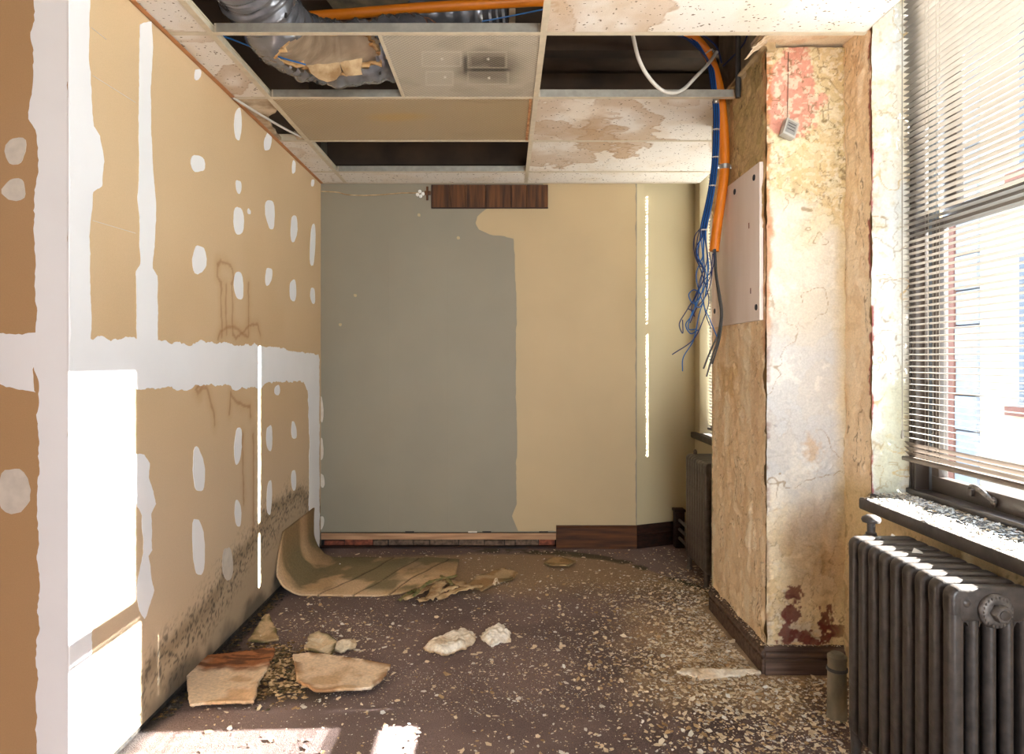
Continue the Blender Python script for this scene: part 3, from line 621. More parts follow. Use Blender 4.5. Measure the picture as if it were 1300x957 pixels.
for i in range(6):
    y0, y1 = ROWS[i], ROWS[i+1]
    if i != 3: tile(XL+.003, X1, y0, y1)
    if i in (0, 5): tile(X1, X2, y0, y1)
    if i == 3: tile(X2, .955, y0, y1, .004, skew=.185, label='water-stained tile with a dark brown tide mark')
    elif i == 1: tile(X2, XR, y0, y1, .003, label='stained tile nearest the camera at right')
    elif i != 2: tile(X2, XR, y0, y1, .002)
# broken narrow tile by the left wall: two pieces that leave a black hole
def piece(pts, z, th=.014, tilt=0):
    mb = MB(); P = [Vector((x, y, z+tilt*(x-pts[0][0]))) for x, y in pts]; PP = [p+Vector((-t.y, t.x, 0))*random.uniform(-.005, .005) for p, t in rough_poly(P, 0, .03)]
    mb.prism(PP, (0, 0, th)); o = mb.build('ceiling_tile', mat('broken_tile_piece', (206, 186, 158), .95, c2=(150, 126, 98), scale=16, bump=.4) if 'broken_tile_piece' not in MATS else MATS['broken_tile_piece'], ce); o['label'] = 'broken tile piece beside the black hole'; return o
piece([(XL+.01, 3.11), (X1-.014, 3.11), (X1-.014, 3.26), (-1.10, 3.28), (-1.17, 3.36), (-1.205, 3.50), (-1.22, 3.70), (XL+.01, 3.70)], CEIL, tilt=.05)
piece([(-1.12, 3.60), (X1-.012, 3.64), (X1-.012, 3.70), (-1.13, 3.70)], CEIL+.002)
tb = MB(); tb.tube(smooth_path([(-1.24, 3.09, CEIL-.004), (-1.19, 3.3, CEIL-.006), (-1.14, 3.5, CEIL-.004), (-1.1, 3.66, CEIL+.004)]), .006, 8)
tag(tb.build('hold_down_strip', M['whitecable'], ce), 'pale strip across the broken tile')
# prismatic lenses of the old light fittings
def lens_col1(u, v, co):
    X, Y = co[..., 0], co[..., 1]; px, py = PX(X, Y, CEIL); n = fbm(X, Y, 9, 3, 190)-.5; dk = 1-ss(.5, 1.25, np.hypot((px-622)/42, (py-84)/24)+n*.7)
    c = np.broadcast_to(np.array(lin((196, 186, 168))), u.shape+(3,)).copy(); c = mix(c, lin((160, 148, 130)), ss(0, .2, n)*.4); c = mix(c, lin((84, 70, 58)), dk*.6)
    def rect(x0, y0, x1, y1, wd): 
        d = np.maximum(np.maximum(x0-px, px-x1), np.maximum(y0-py, py-y1)); return 1-ss(wd*.4, wd, np.abs(d))
    for q in [(594, 66, 643, 86), (594, 91, 645, 107)]: c = mix(c, lin((206, 196, 178)), rect(*q, 1.5)*.6)
    for q in [(536, 66, 585, 84), (541, 91, 575, 108)]: c = mix(c, lin((222, 214, 200)), rect(*q, 1.5)*.55); c = mix(c, lin((214, 206, 190)), ((px > q[0]) & (px < q[2]) & (py > q[1]) & (py < q[3]))*.25)
    c = mix(c, lin((52, 42, 36)), ((px > 599) & (px < 640) & (py > 72) & (py < 85))*.5*ss(-.1, .1, n+.05)); c = mix(c, lin((40, 34, 30)), (1-ss(1, 4, np.abs(py-89)))*(1-ss(18, 34, np.abs(px-620)))*.8); c = mix(c, lin((40, 34, 30)), (1-ss(1, 4, np.abs(px-591)))*(1-ss(6, 16, np.abs(py-82)))*.8)
    for q in [(561, 75), (565, 98), (620, 75), (621, 99)]: c = mix(c, lin((240, 236, 228)), blobm(px, py, *q, 1.6, 1.6, 0, .3))
    return c
def lens_col2(u, v, co):
    X, Y = co[..., 0], co[..., 1]; px, py = PX(X, Y, CEIL); n = fbm(X, Y, 4, 3, 196)-.5
    c = np.broadcast_to(np.array(lin((190, 168, 134))), u.shape+(3,)).copy(); c = mix(c, lin((168, 142, 104)), ss(550, 680, px)*.5)
    return mix(c, lin((206, 164, 82)), blobm(px, py, 508, 148, 40, 6, n, .5)*.6)
def lens(x0, x1, y0, y1, cf, label, res):
    o = sheet('light_lens', (x0, y0, CEIL), (1, 0, 0), (0, 1, 0), (0, 0, -1), x1-x0, y1-y0, res, None, cf, M['lens'], ce, .004); o['label'] = label; return o
ll = lens(-.458, X2-.006, 2.496, 3.094, lens_col1, 'half-width light lens with a dark sooty patch', .005)
lens(X1+.006, X2-.006, 3.106, 3.704, lens_col2, 'full-width beige light lens with a yellow smear', .01)
MB().box((-.47, 2.5, CEIL-.001), (-.457, 3.09, CEIL+.006)).build('lens_edge', M['tbar'], ce)
MB().box((X2-.03, 3.11, CEIL-.0035), (X2-.018, 3.70, CEIL+.0)).build('lens_edge', mat('rusty_lens_edge', (196, 150, 104), .6, c2=(146, 84, 44), scale=30), ce)
# far web faces stay clean galvanised inside the open cells
for x0, x1, y_ in [(X1+.02, X2-.02, 2.486), (X1+.02, -.47, 3.096), (X1+.02, X2-.02, 4.316), (X2+.02, 1.04, 3.096)]:
    MB().box((x0, y_-.001, CEIL), (x1, y_, CEIL+.034)).build('grid_web', M['galv'], ce)
# old plaster soffit between the tile edge and the column, broken at its left end
def soff_col(u, v, co):
    c = np.broadcast_to(np.array(lin((238, 222, 196))), u.shape+(3,)).copy(); n = fbm(co[..., 0], co[..., 1], 12, 4, 200)-.5
    return mix(c, lin((214, 176, 128)), ss(-.02, .12, n)*.5)
sf = struct(sheet('trim_3', (1.015, 2.30, ZL+.012), (1, 0, 0), (0, 1, 0), (0, 0, -1), XW-1.015, YC+.03-2.30, .008, lambda u, v: (fbm(u, v, 12, 3, 4)-.5)*.004, soff_col, A['peel'], None, .02))
pts = [Vector(p) for p in [(1.05, 2.60, ZL+.012), (1.02, 2.66, ZL-.005), (.985, 2.72, ZL-.03), (.975, 2.76, ZL-.05), (1.0, 2.775, ZL-.035), (1.045, 2.74, ZL-.0)]]
patch('broken_plaster_flap', pts, (-.45, -.3, -.84), M['crumb'], sf, .006, .015, .016)

# ------------------------------------------------------------------ windows
def window(name, y0, y1, xf, detail, us_=.15):
    w_ = struct(empty(name, (xf, (y0+y1)/2, .77))); L0 = Vector((xf, (y0+y1)/2, .77))
    def bx(n, a, b, m, parent=w_, bevel=.002):
        base = L0 if parent is w_ else L0
        mb = MB().box(tuple(Vector(a)-L0), tuple(Vector(b)-L0)); return mb.build(n, m, parent, bevel=bevel)
    X = xf
    # frame members
    bx('frame_jamb', (X, y1-.045, .79), (X+.05, y1-.002, 2.76), M['wframe']); bx('frame_jamb', (X, y0+.002, .79), (X+.05, y0+.045, 2.76), M['wframe'])
    bx('jamb_channel', (X+.055, y1-.075, .79), (X+.07, y1-.01, 2.76), M['wblue']); bx('jamb_channel', (X+.055, y0+.01, .79), (X+.07, y0+.075, 2.76), M['wblue'])
    for dy in (.012, .026): bx('jamb_bead', (X-.004, y1-.002-dy-.005, .79), (X, y1-.002-dy, 2.76), M['wframe'])
    bx('frame_base', (X-.012, y0+.002, .768), (X+.12, y1-.002, .795), M['wframe']); bx('frame_head', (X, y0+.002, 2.72), (X+.1, y1-.002, 2.76), M['wframe'])
    mid = None
    # lower sash
    ls = bx('lower_sash', (X+.04, y0+.075, .796), (X+.075, y1-.075, .852), M['wframe'])
    bx('sash_stile', (X+.04, y1-.115, .852), (X+.075, y1-.075, 1.76), M['wframe'], ls); bx('sash_stile', (X+.04, y0+.075, .852), (X+.075, y0+.115, 1.76), M['wframe'], ls)
    bx('meeting_rail', (X+.04, y0+.075, 1.755), (X+.075, y1-.075, 1.79), M['wframe'], ls)
    bx('glass', (X+.055, y0+.115, .85), (X+.059, y1-.115, 1.757), M['glass'], ls, 0)
    us = bx('upper_sash', (X+.08, y0+.075, 1.79), (X+.11, y1-.075, 1.832), M['wframe'])
    bx('sash_stile', (X+.08, y1-us_, 1.83), (X+.11, y1-.06, 2.73), M['wframe'], us); bx('sash_stile', (X+.08, y0+.06, 1.83), (X+.11, y0+us_, 2.73), M['wframe'], us)
    bx('glass', (X+.092, y0+us_, 1.83), (X+.096, y1-us_, 2.72), M['glass'], us, 0)
    if detail:
        p = [AX(a, b, X+.03)-L0 for a, b in [(1229, 621), (1233, 617), (1240, 619), (1249, 626), (1258, 634), (1264, 637)]]
        lt = MB(); lt.tube(smooth_path(p, 5), [.004+.005*math.sin(math.pi*i/25) for i in range(26)], 10)
        latch = lt.build('latch', M['ironworn'], ls)
        q = AX(1262, 637, X+.037)-L0; MB().lathe([(.016, 0), (.016, -.006), (.008, -.012)], q, 'X', 16).build('latch_rose', M['wframe'], ls)
        q = AX(1234, 625, X+.037)-L0; MB().box(tuple(q-Vector((.012, .012, .012))), tuple(q+Vector((.002, .012, .012)))).build('latch_keeper', M['wframe'], ls, bevel=.003)
    return w_
w1 = window('window_1', 1.0, 2.57, 1.53, True); w2 = window('window_2', 3.46, 4.79, 1.53, False, .115)
w0 = window('window_3', -.6, .45, 1.53, False)
# sills
def sill(name, x0, y0, y1, z=.772):
    mb = MB(); mb.prism([(x0+.004, y0, z), (x0, y0, z-.006), (x0, y0, z-.034), (x0+.004, y0, z-.040), (1.56, y0, z-.040), (1.56, y0, z)], (0, y1-y0, 0)); return struct(mb.build(name, M['sill']))
s1 = sill('trim_4', 1.30, -1.0, 2.49); s2 = sill('trim_5', 1.31, 3.5, 4.78)
tag(s1, 'long dark window sill strewn with paint flakes'); tag(s2, 'dark sill of the far window behind the column')
MB().box((1.385, 2.49, .735), (1.535, 2.572, .770)).build('sill_end', M['sill'], s1)

# ------------------------------------------------------------------ venetian blinds
def slat_mesh(L, w_=.025, crown=.0022, n=6, th=.0004, tilt=0, re=.0125):
    """crowned slat with rounded ends; length along Y, width along X, inner edge up by tilt"""
    mb = MB(); vs = []; ct, st = math.cos(tilt), math.sin(tilt); rows = []
    for j in range(n+1):
        t = -1+2*j/n; x = t*w_/2; z = crown*(1-t*t); e = re*(1-math.sqrt(max(0, 1-t*t*.92)))
        rows.append((x*ct-z*st*0, e, z-x*st))
    for dz in (th, -th):
        for x, e, z in rows: vs += [(x, -L/2+e, z+dz), (x, L/2-e, z+dz)]
    m_ = 2*(n+1); fs = []
    for j in range(n):
        a = 2*j; fs += [(a, a+1, a+3, a+2), (m_+a, m_+a+2, m_+a+3, m_+a+1)]
        fs += [(a, a+2, m_+a+2, m_+a), (a+1, m_+a+1, m_+a+3, a+3)]
    fs += [(0, m_, m_+1, 1), (2*n, 2*n+1, m_+2*n+1, m_+2*n)]
    mb.add(vs, fs, True); return mb.mesh('slat')
def blind(label, X, y0, y1, z0, z1, tilt, cords, stack, smat, pitch=.0215):
    b = empty('venetian_blind', (X, (y0+y1)/2, z0)); tag(b, label, 'blind'); L = y1-y0; o0 = Vector(b.location)
    me = slat_mesh(L, tilt=R(tilt)); me.materials.append(smat)
    zs = z0+.018
    if stack:
        me2 = slat_mesh(L, tilt=R(42), crown=.003); me2.materials.append(M['slatdark'])
        for k in range(3):
            o = bpy.data.objects.new('slat', me2); COL.objects.link(o); o.parent = b; o.location = (0, 0, .026+.017*k)
        zs = z0+.026+.017*3
    z = zs+.006; i = 0
    while z < z1-.03:
        o = bpy.data.objects.new('slat', me); COL.objects.link(o); o.parent = b; o.location = (random.uniform(-.0008, .0008), random.uniform(-.0012, .0012), z-z0)
        o.rotation_euler = (random.uniform(-.0006, .0006), random.uniform(-.03, .03), 0); z += pitch; i += 1
    MB().box((-.013, -L/2-.004, -.002), (.013, L/2+.004, .014)).build('bottom_rail', M['slatdark'], b, bevel=.004)
    MB().box((-.016, -L/2, z1-z0-.02), (.016, L/2, z1-z0+.012)).build('head_rail', smat, b, bevel=.002)
    for y_ in cords:
        c = MB()
        for dx in (-.0135, .0135): c.tube([(dx, y_-o0.y, .01), (dx, y_-o0.y, z1-z0)], .0006, 5)
        c.tube([(0, y_-o0.y+.004, .01), (0, y_-o0.y+.004, z1-z0)], .0008, 5)
        c.build('ladder_cord', M['cord'], b)
    return b
b1 = blind('long lowered venetian blind over the near window', 1.47, 1.06, 2.49, .912, 2.74, 7, (2.35, 2.29, 1.75, 1.2), True, M['slat'])
b2 = blind('closed venetian blind of the far window, mostly hidden by the column', 1.405, 3.583, 4.665, .80, 2.74, 52, (3.75, 4.5), False, M['slat'])
cordm = MB(); cordm.tube(smooth_path([(1.452, 2.478, 2.70), (1.452, 2.479, 2.2), (1.451, 2.477, 1.6), (1.452, 2.478, 1.02)], 8), .0018, 6)
cordm.lathe([(.003, 0), (.0055, -.02), (.004, -.03)], (1.452, 2.478, 1.02), 'Z', 10)
tag(cordm.build('blind_pull_cord', M['cord']), 'thin white pull cord hanging beside the near blind', 'cord')

# ------------------------------------------------------------------ the building across the street
bd = empty('neighbour_building', (8, 12, -3)); tag(bd, 'pale brick building seen outside through the near window', 'building'); B0 = Vector((8, 12, -3))
def bb(n, a, b, m, parent=bd, bevel=0): return MB().box(tuple(Vector(a)-B0), tuple(Vector(b)-B0)).build(n, m, parent, bevel=bevel)
bb('facade', (8, 8, -3), (8.6, 11.42, 9), M['extbrick'])
bb('facade', (8, 12.46, -3), (8.6, 20, 9), M['extbrick'])
bb('red_column', (7.93, 11.99, -3), (8.5, 12.46, 9), M['extred']); bb('column_joint', (7.9, 12.3, -3), (7.93, 12.34, 9), M['extwin'])
z = -3; k = 0
while z < 9:
    bb('stone_block', (7.96-.02*(k % 2), 11.42, z+.012), (8.5, 11.985, z+.6), M['extstone'], bevel=.02); z += .61; k += 1
for z0_, z1_ in ((.55, 2.95), (4.2, 6.6)):
    for y0_, y1_ in ((9.35, 10.55),):
        f = bb('window_frame', (7.97, y0_, z0_), (8.02, y1_, z1_), M['extstone']); bb('pane', (7.955, y0_+.06, z0_+.08), (7.972, y1_-.06, (z0_+z1_)/2-.03), M['extwin'], f); bb('pane', (7.955, y0_+.06, (z0_+z1_)/2+.03), (7.972, y1_-.06, z1_-.08), M['extwin'], f)
        bb('window_ledge', (7.88, y0_-.1, z0_-.14), (8.05, y1_+.15, z0_), M['extred'])
struct(box('ground_outside', (1.9, -30, -3.1), (60, 60, -3.0), M['extground']))

# ================================================================== THINGS
# ---- walnut wall-panel planks hanging under the ceiling on the back wall
wp = empty('wood_panel', (-.1, YB-.008, 2.31)); tag(wp, 'short row of dark walnut planks high on the back wall', 'wood panel')
xs = [547.4, 571.4, 590.6, 616.7, 648.9, 668.4, 695.8]
for i in range(6):
    a = (xs[i]-CX)/FPX*YB+.0012; b = (xs[i+1]-CX)/FPX*YB-.0012
    MB().box((a+.1, -.008, -.002), (b+.1, .004, .155)).build('plank', M['plank'], wp, bevel=.002, seg=1)
MB().box((-.4, .003, 0), (.39, .0075, .153)).build('backing_strip', M['blackgap'], wp)
MB().box((-.398, -.0095, -.006), (.393, -.001, .0015)).build('bottom_trim', M['basedark'], wp)
# ---- thin wire with connector along the back wall
pw_ = smooth_path([AY(408, 243, YB-.01), AY(428, 244, YB-.012), AY(440, 247, YB-.012), AY(462, 248, YB-.01), AY(486, 247, YB-.01), AY(510, 245, YB-.01), AY(533, 245, YB-.012)], 5)
tag(MB().tube(pw_, .0035, 6).build('wall_cable', M['tanpaper']), 'thin tan cable sagging along the top of the grey wall', 'cable')
cn = empty('cable_connector', AY(536, 245, YB-.015)); tag(cn, 'little brown wooden block with white connectors beside the walnut planks', 'connector')
o0 = Vector(cn.location)
for x, y in ((530, 247), (533, 243), (537, 246), (534, 249)): MB().lathe([(.004, -.008), (.011, -.005), (.012, .003), (.006, .008)], AY(x, y, YB-.02)-o0, 'Y', 10).build('connector_cap', M['whiteplastic'], cn)
MB().box(tuple(AY(539, 247, YB-.02)-o0), tuple(AY(547, 243, YB-.002)-o0)).build('wood_block', M['plank'], cn, bevel=.002)
MB().box(tuple(AY(541, 254, YB-.014)-o0), tuple(AY(544, 237, YB-.004)-o0)).build('wood_pin', M['plank'], cn, bevel=.002)

# ---- insulated flexible duct, jacket torn open
dp = smooth_path([(-.95, 1.80, 2.76), (-.955, 2.1, 2.735), (-.95, 2.38, 2.69), (-.945, 2.52, 2.66), (-.92, 2.66, 2.605), (-.86, 2.80, 2.583), (-.74, 2.885, 2.580), (-.58, 2.91, 2.595), (-.44, 2.95, 2.64), (-.32, 3.06, 2.658), (-.22, 3.24, 2.66)], 20)
du = empty('flexible_duct', dp[len(dp)//2]); tag(du, 'silver insulated flexible duct with its jacket torn open above the ceiling grid', 'duct'); D0 = Vector(du.location)
NJ = 72
def tube_grid(path, rad, relief_=True):
    n = len(path); G = np.zeros((n, NJ, 3)); up = Vector((0, 0, 1))
    for i, p in enumerate(path):
        t = (path[min(i+1, n-1)]-path[max(i-1, 0)]).normalized(); a = t.cross(up).normalized(); b = a.cross(t).normalized()
        for j in range(NJ):
            th = 2*math.pi*j/NJ; G[i, j] = tuple(p+(a*math.cos(th)+b*math.sin(th))*rad-D0)
    return G
NP = len(dp); ii, jj = np.meshgrid(np.arange(NP), np.arange(NJ), indexing='ij')
G = tube_grid(dp, 1.0); C_ = np.array([tuple(p-D0) for p in dp])[:, None, :]; dirs = G-C_
th = jj/NJ*2*np.pi
wr_ = (fbm(ii*.16, np.cos(th)*1.1+np.sin(th)*.7, 1, 3, 3)-.5)*.026+np.sin(ii*.75+np.cos(th)*1.3+np.sin(th)*2)*.0022+(fbm(ii*.55, np.sin(th)*.9+np.cos(th)*.6, 1, 3, 8)-.5)*.020
torn = np.zeros((NP, NJ), bool)
Cw = C_+np.array(tuple(D0)); Gw = Cw+dirs*.130
tx, ty = CX+FPX*Gw[..., 0]/Gw[..., 1], CY-FPX*(Gw[..., 2]-EYE)/Gw[..., 1]
facing = dirs[..., 1] < .15
er = np.hypot((tx-420)/66, (ty-66)/27)+(fbm(tx/40, ty/40, 1.5, 3, 6)-.5)*.5
torn = (er < 1) & facing
rad = .130+wr_*.9+np.where((er > 1) & (er < 1.25) & facing, .006, 0)
P_ = C_+dirs*rad[..., None]
def tube_mesh(name, P_, mask, m, parent, thick=0):
    vs = P_.reshape(-1, 3); fs = []
    for i in range(NP-1):
        for j in range(NJ):
            if mask is not None and (mask[i, j] or mask[i+1, (j+1) % NJ]): continue
            fs.append((i*NJ+j, (i+1)*NJ+j, (i+1)*NJ+(j+1) % NJ, i*NJ+(j+1) % NJ))
    me = bpy.data.meshes.new(name); me.from_pydata(vs.tolist(), [], fs); me.polygons.foreach_set('use_smooth', [True]*len(fs)); return link(name, me, m, parent)
tube_mesh('duct_jacket', P_, torn, M['duct'], du)
P2 = C_+dirs*(.112+(fbm(ii*.3, np.cos(th)*2, 1, 3, 12)-.5)*.012)[..., None]
band_ = (er > 1.35) | ~facing
tube_mesh('duct_liner', P2, band_, M['liner'], du)
# ragged golden wool round the tear and two hanging flaps
wool = []
for k in range(64):
    a = 2*math.pi*k/64; r_ = 1.0+.10*math.sin(5*a)+random.uniform(-.07, .07); x, y = 420+66*r_*math.cos(a), 66+27*r_*math.sin(a)
    e = (tx-x)**2+(ty-y)**2+np.where(facing, 0, 1e6); i, j = np.unravel_index(np.argmin(e), e.shape); wool.append(Vector(C_[i, 0]+dirs[i, j]*(.124+random.uniform(-.004, .006))))
wl_m = MB(); wl_m.tube(wool+[wool[0]], [random.uniform(.006, .0135) for _ in range(65)], 7); wl_m.build('torn_wool_edge', M['insul'], du)
def flap(pxs, Y, m, parent, o0, th=.003, curl=.02, name='torn_flap'):
    P = [AY(a, b, Y+random.uniform(-curl, curl))-o0 for a, b in pxs]; PP = []
    for p, t in rough_poly(P, 0, .02): PP.append(p+Vector((random.uniform(-.004, .004), random.uniform(-.004, .004), random.uniform(-.004, .004))))
    MB().prism(PP, (0, -th, th*.3)).build(name, m, parent)
flap([(390, 82), (432, 80), (434, 92), (428, 102), (416, 104), (404, 100), (394, 92)], 2.735, M['tanpaper'], du, D0)
flap([(432, 80), (452, 76), (460, 74), (459, 94), (450, 97), (440, 96), (434, 90)], 2.735, M['tanpaper'], du, D0)
for x, y in ((327, 78), (403, 105), (482, 92), (360, 20)):
    e = (tx-x)**2+(ty-y)**2+np.where(facing, 0, 1e6); i, j = np.unravel_index(np.argmin(e), e.shape); c_ = Vector(C_[i, 0]+dirs[i, j]*(rad[i, j]+.001)); MB().box(tuple(c_-Vector((.005, .002, .010))), tuple(c_+Vector((.005, .002, .010)))).build('black_label', M['blackgap'], du)
# second, short grey duct beyond, its end dark
d2 = smooth_path([(-.62, 3.28, 2.96), (-.35, 3.30, 2.955), (-.1, 3.28, 2.95), (0.02, 3.26, 2.95)], 10); D2 = Vector(d2[0])
o = empty('duct_stub', D2); tag(o, 'short grey duct stub behind the orange conduit above the grid', 'duct')
MB().tube([p-D2 for p in d2], [.075+.006*math.sin(i*2.1) for i in range(len(d2))], 20).build('stub_jacket', M['duct'], o)
MB().tube([d2[-1]-D2, d2[-1]-D2+Vector((.03, 0, 0))], .055, 14).build('stub_end', M['liner'], o)
# ---- old timber/plaster debris lying on top of the grid at the upper left
o = MB(); o.prism([Vector(p) for p in [(-.88, 2.95, 2.98), (-.62, 2.75, 3.0), (-.40, 3.0, 2.90), (-.52, 3.2, 2.88), (-.80, 3.2, 2.92)]], (0, .0, .03)); tag(o.build('plaster_sheet', M['greyplaster']), 'loose grey plaster sheet leaning above the duct', 'plaster')

# ---- cables and conduits
def cable(name, pts, r, m, label, cat='cable', group=None, k=7, n=8):
    o = MB().tube(smooth_path(pts, k), r, n).build(name, M[m]); tag(o, label, cat, group); return o
cable('blue_cable', [AY(266, 40, 2.62), AY(300, 52, 2.66), AY(350, 71, 2.69), AY(388, 82, 2.70)], .0032, 'blue', 'single thin blue cable stretched across the silver duct')
cable('blue_cable', [AY(612, 27, 2.95), AY(650, 20, 2.95), AY(694, 11, 2.95), AY(740, 2, 2.95)], .0032, 'blue', 'short blue cable end above the grid, left of the front right tile')
YV = 3.2
oc = cable('orange_conduit', [AY(300, 36, 2.95), AY(385, 22, 3.0), AY(450, 17, 3.0), AY(520, 11, 3.0), AY(600, 6, 3.0), AY(695, 1, 3.02), AY(780, 2, 3.06), AY(835, 18, 3.12), AY(868, 38, 3.16), AY(890, 57, YV), AY(903, 78, YV), AY(912, 108, YV), AY(917, 145, YV), AY(920, 185, YV), AY(919.5, 220, YV), AY(915, 255, YV), AY(910, 290, YV), AY(906.5, 319, YV)], .0225, 'orange', 'thick orange corrugated conduit from the ceiling void down beside the column', 'conduit', k=12, n=16)
cl_ = empty('pipe_clamp', AY(920, 212, YV)); tag(cl_, 'steel pipe clamp round the orange conduit', 'clamp'); o0 = Vector(cl_.location)
MB().lathe([(.0235, -.011), (.0255, -.011), (.0255, .011), (.0235, .011)], (0, 0, 0), 'Z', 20).build('clamp_band', M['steel'], cl_)
MB().box((-.036, -.012, -.010), (-.022, .0, .010)).build('clamp_ear', M['steel'], cl_, bevel=.002); MB().box((.022, -.006, -.010), (.05, .004, .010)).build('clamp_ear', M['steel'], cl_, bevel=.002)
MB().tube([(-.029, -.018, 0), (-.029, .004, 0)], .004, 8).build('clamp_screw', M['steel'], cl_)
ct = empty('cable_tie', AY(899, 67, YV)); tag(ct, 'clear cable tie holding blue cables to the orange conduit', 'cable tie')
MB().lathe([(.0240, -.003), (.0258, -.003), (.0258, .003), (.0240, .003)], (0, 0, 0), 'X', 20).build('tie_band', M['whitecable'], ct); ct.rotation_euler = (0, R(58), 0)
cable('white_cable_loop', [AY(802, 36, 2.78), AY(805, 52, 2.78), AY(811, 75, 2.80), AY(822, 96, 2.83), AY(838, 113, 2.86), AY(853, 118, 2.90), AY(868, 113, 2.95), AY(884, 97, 3.02), AY(900, 80, 3.1), AY(910, 66, 3.15)], .0078, 'whitecable', 'grey white cable hanging in a loop from the front right tile', n=10)
cable('dark_blue_cable', [AY(918, 84, 3.22), AY(926, 76, 3.18), AY(936, 66, 3.1), AY(945, 54, 3.0), AY(950, 40, 2.95)], .0038, 'navy', 'dark blue cable slanting off the orange conduit toward the ceiling tile')
cable('dark_blue_cable', [AY(868, 38, 3.1), AY(884, 42, 3.1), AY(900, 50, 3.12), AY(911, 62, 3.16), AY(916, 80, 3.2)], .0038, 'navy', 'dark blue cable arching over the orange conduit bend')
# blue data cables: upper run, tied bundle, loose ends
def jit(a): return random.uniform(-a, a)
upper = [[(848+i*3, 42-i*.3), (868+i*2, 48+i*.5), (884+i*1.2, 60+i*.8), (896+i*.8, 74+i*1.0), (900+i*.8, 90), (903+i*.8, 112), (905+i*.9, 130), (906+i*.9, 150), (905+i*.9, 190), (902+i*.9, 225), (896+i*1.0, 258), (890+i*1.0, 285), (889+i*.9, 300)] for i in range(9)]
tails = [[(888, 325), (893, 350), (884, 378), (870, 395), (862, 412), (868, 422), (867, 406)], [(893, 330), (890, 360), (880, 395), (872, 412), (876, 424), (886, 420)], [(886, 320), (896, 345), (889, 375), (877, 400), (874, 418), (884, 416)],
         [(884, 318), (894, 352), (899, 380), (893, 405), (880, 430), (852, 452)], [(895, 335), (899, 360), (888, 398), (880, 430), (868, 455), (866, 470)], [(893, 322), (885, 350), (893, 385), (903, 410), (911, 428)],
         [(898, 330), (890, 352), (886, 372), (877, 384), (873, 392), (880, 396)], [(900, 340), (893, 365), (881, 385), (874, 375), (880, 368), (890, 374)], [(898, 345), (895, 372), (888, 390), (881, 386), (884, 372), (892, 362)]]
for i in range(9):
    pts = [AY(x, y, YV-.055+.006*(i % 3)+(.02 if y < 60 else 0)) for x, y in upper[i]]
    pts = [p+Vector((0, 0, 0)) for p in pts]
    pts += [AY(x+jit(1.5), y+jit(2), YV-.06+jit(.03)) for x, y in tails[i]]
    cable('blue_cable', pts, .0025, 'blue' if i % 3 else 'navy', 'blue data cable in the tangled bundle hanging beside the orange conduit', group='tangled blue data cables', k=7, n=7)
for lp_ in ([(889, 290), (882, 300), (881, 318), (886, 334), (892, 340)], [(888, 292), (885, 306), (884, 324), (890, 336), (896, 342)], [(900, 320), (904, 345), (898, 372), (884, 392), (876, 410)], [(905, 322), (902, 350), (893, 370), (896, 398), (903, 418)], [(907, 320), (905, 340), (894, 356), (884, 372), (878, 392), (882, 402)]):
    cable('blue_cable', [AY(x, y, YV-.05+jit(.02)) for x, y in lp_], .0023, 'navy', 'blue data cable in the tangled bundle hanging beside the orange conduit', group='tangled blue data cables', k=7, n=7)
for j, q in enumerate([[(907, 316), (908, 345), (912, 375), (915, 400), (911, 425), (902, 445), (893, 468)], [(906, 316), (909, 350), (914, 382), (916, 405), (912, 430), (905, 450), (897, 478)], [(908, 316), (910, 350), (915, 380), (917, 402), (913, 432), (904, 462)]]):
    cable('charcoal_cable', [AY(x, y, YV-.02-.008*j) for x, y in q], .0042, 'darkcable', 'charcoal cable trailing from the lower end of the orange conduit', group='charcoal cables from the conduit end')
MB_ = MB().lathe([(.0105, -.012), (.012, -.010), (.012, .012), (.0105, .014)], AY(909, 128, YV-.055), 'Z', 14); tag(MB_.build('bundle_sleeve', M['galv']), 'grey sleeve round the blue bundle at tile height', 'sleeve')
for y in (165, 200, 236, 292):
    xx = np.interp(y, [130, 190, 225, 258, 285, 300], [908.5, 908.5, 906, 900, 894, 892.5])
    tag(MB().lathe([(.0165, -.002), (.018, -.002), (.018, .002), (.0165, .002)], AY(xx, y, YV-.049), 'Z', 14).build('cable_tie', M['whitecable']), {165: 'topmost', 200: 'second', 236: 'third', 292: 'lowest'}[y]+' cable tie round the hanging blue bundle', 'cable tie')
# grey pipe behind the orange conduit, up in the void
tag(MB().tube([(1.052, 3.06, 2.46), (1.052, 3.06, 3.04)], .012, 12).build('steel_conduit', M['darkcable']), 'thin dark upright pipe in the void behind the orange conduit', 'pipe')

# ---- painted board screwed to the column side
X_ = XC-.003; pb = [AX(968, 207, X_), AX(970, 409, X_), AX(918.5, 413, X_), AX(912.5, 240, X_)]
Y0, Y1 = 2.792, 3.37; Z0, Z1 = 1.442, 2.094
ab = empty('access_board', (XC-.004, (Y0+Y1)/2, Z0)); tag(ab, 'pinkish white painted board screwed to the side of the column', 'board'); o0 = Vector(ab.location)
MB().box((-.016, Y0-o0.y, 0), (0, Y1-o0.y, Z1-Z0)).build('panel', M['board'], ab, bevel=.0015)
MB().box((-.012, Y1-o0.y+.002, .0), (0, Y1-o0.y+.08, Z1-Z0-.1)).build('side_strip', M['board'], ab, bevel=.0015)
for y, z in [(Y0+.06, Z1-.05), (Y0+.035, Z0+.055), (Y0+.30, Z1-.05), (Y1-.05, Z1-.05), (Y1+.03, Z0+.08), (Y1+.02, Z0+.42)]:
    c_ = Vector((-.016 if y < Y1 else -.012, y-o0.y, z-o0.z)); s_ = MB(); s_.lathe([(.0135, 0), (.0125, -.003), (.006, -.005)], c_, 'X', 16); sc_ = s_.build('screw', M['screw'], ab)
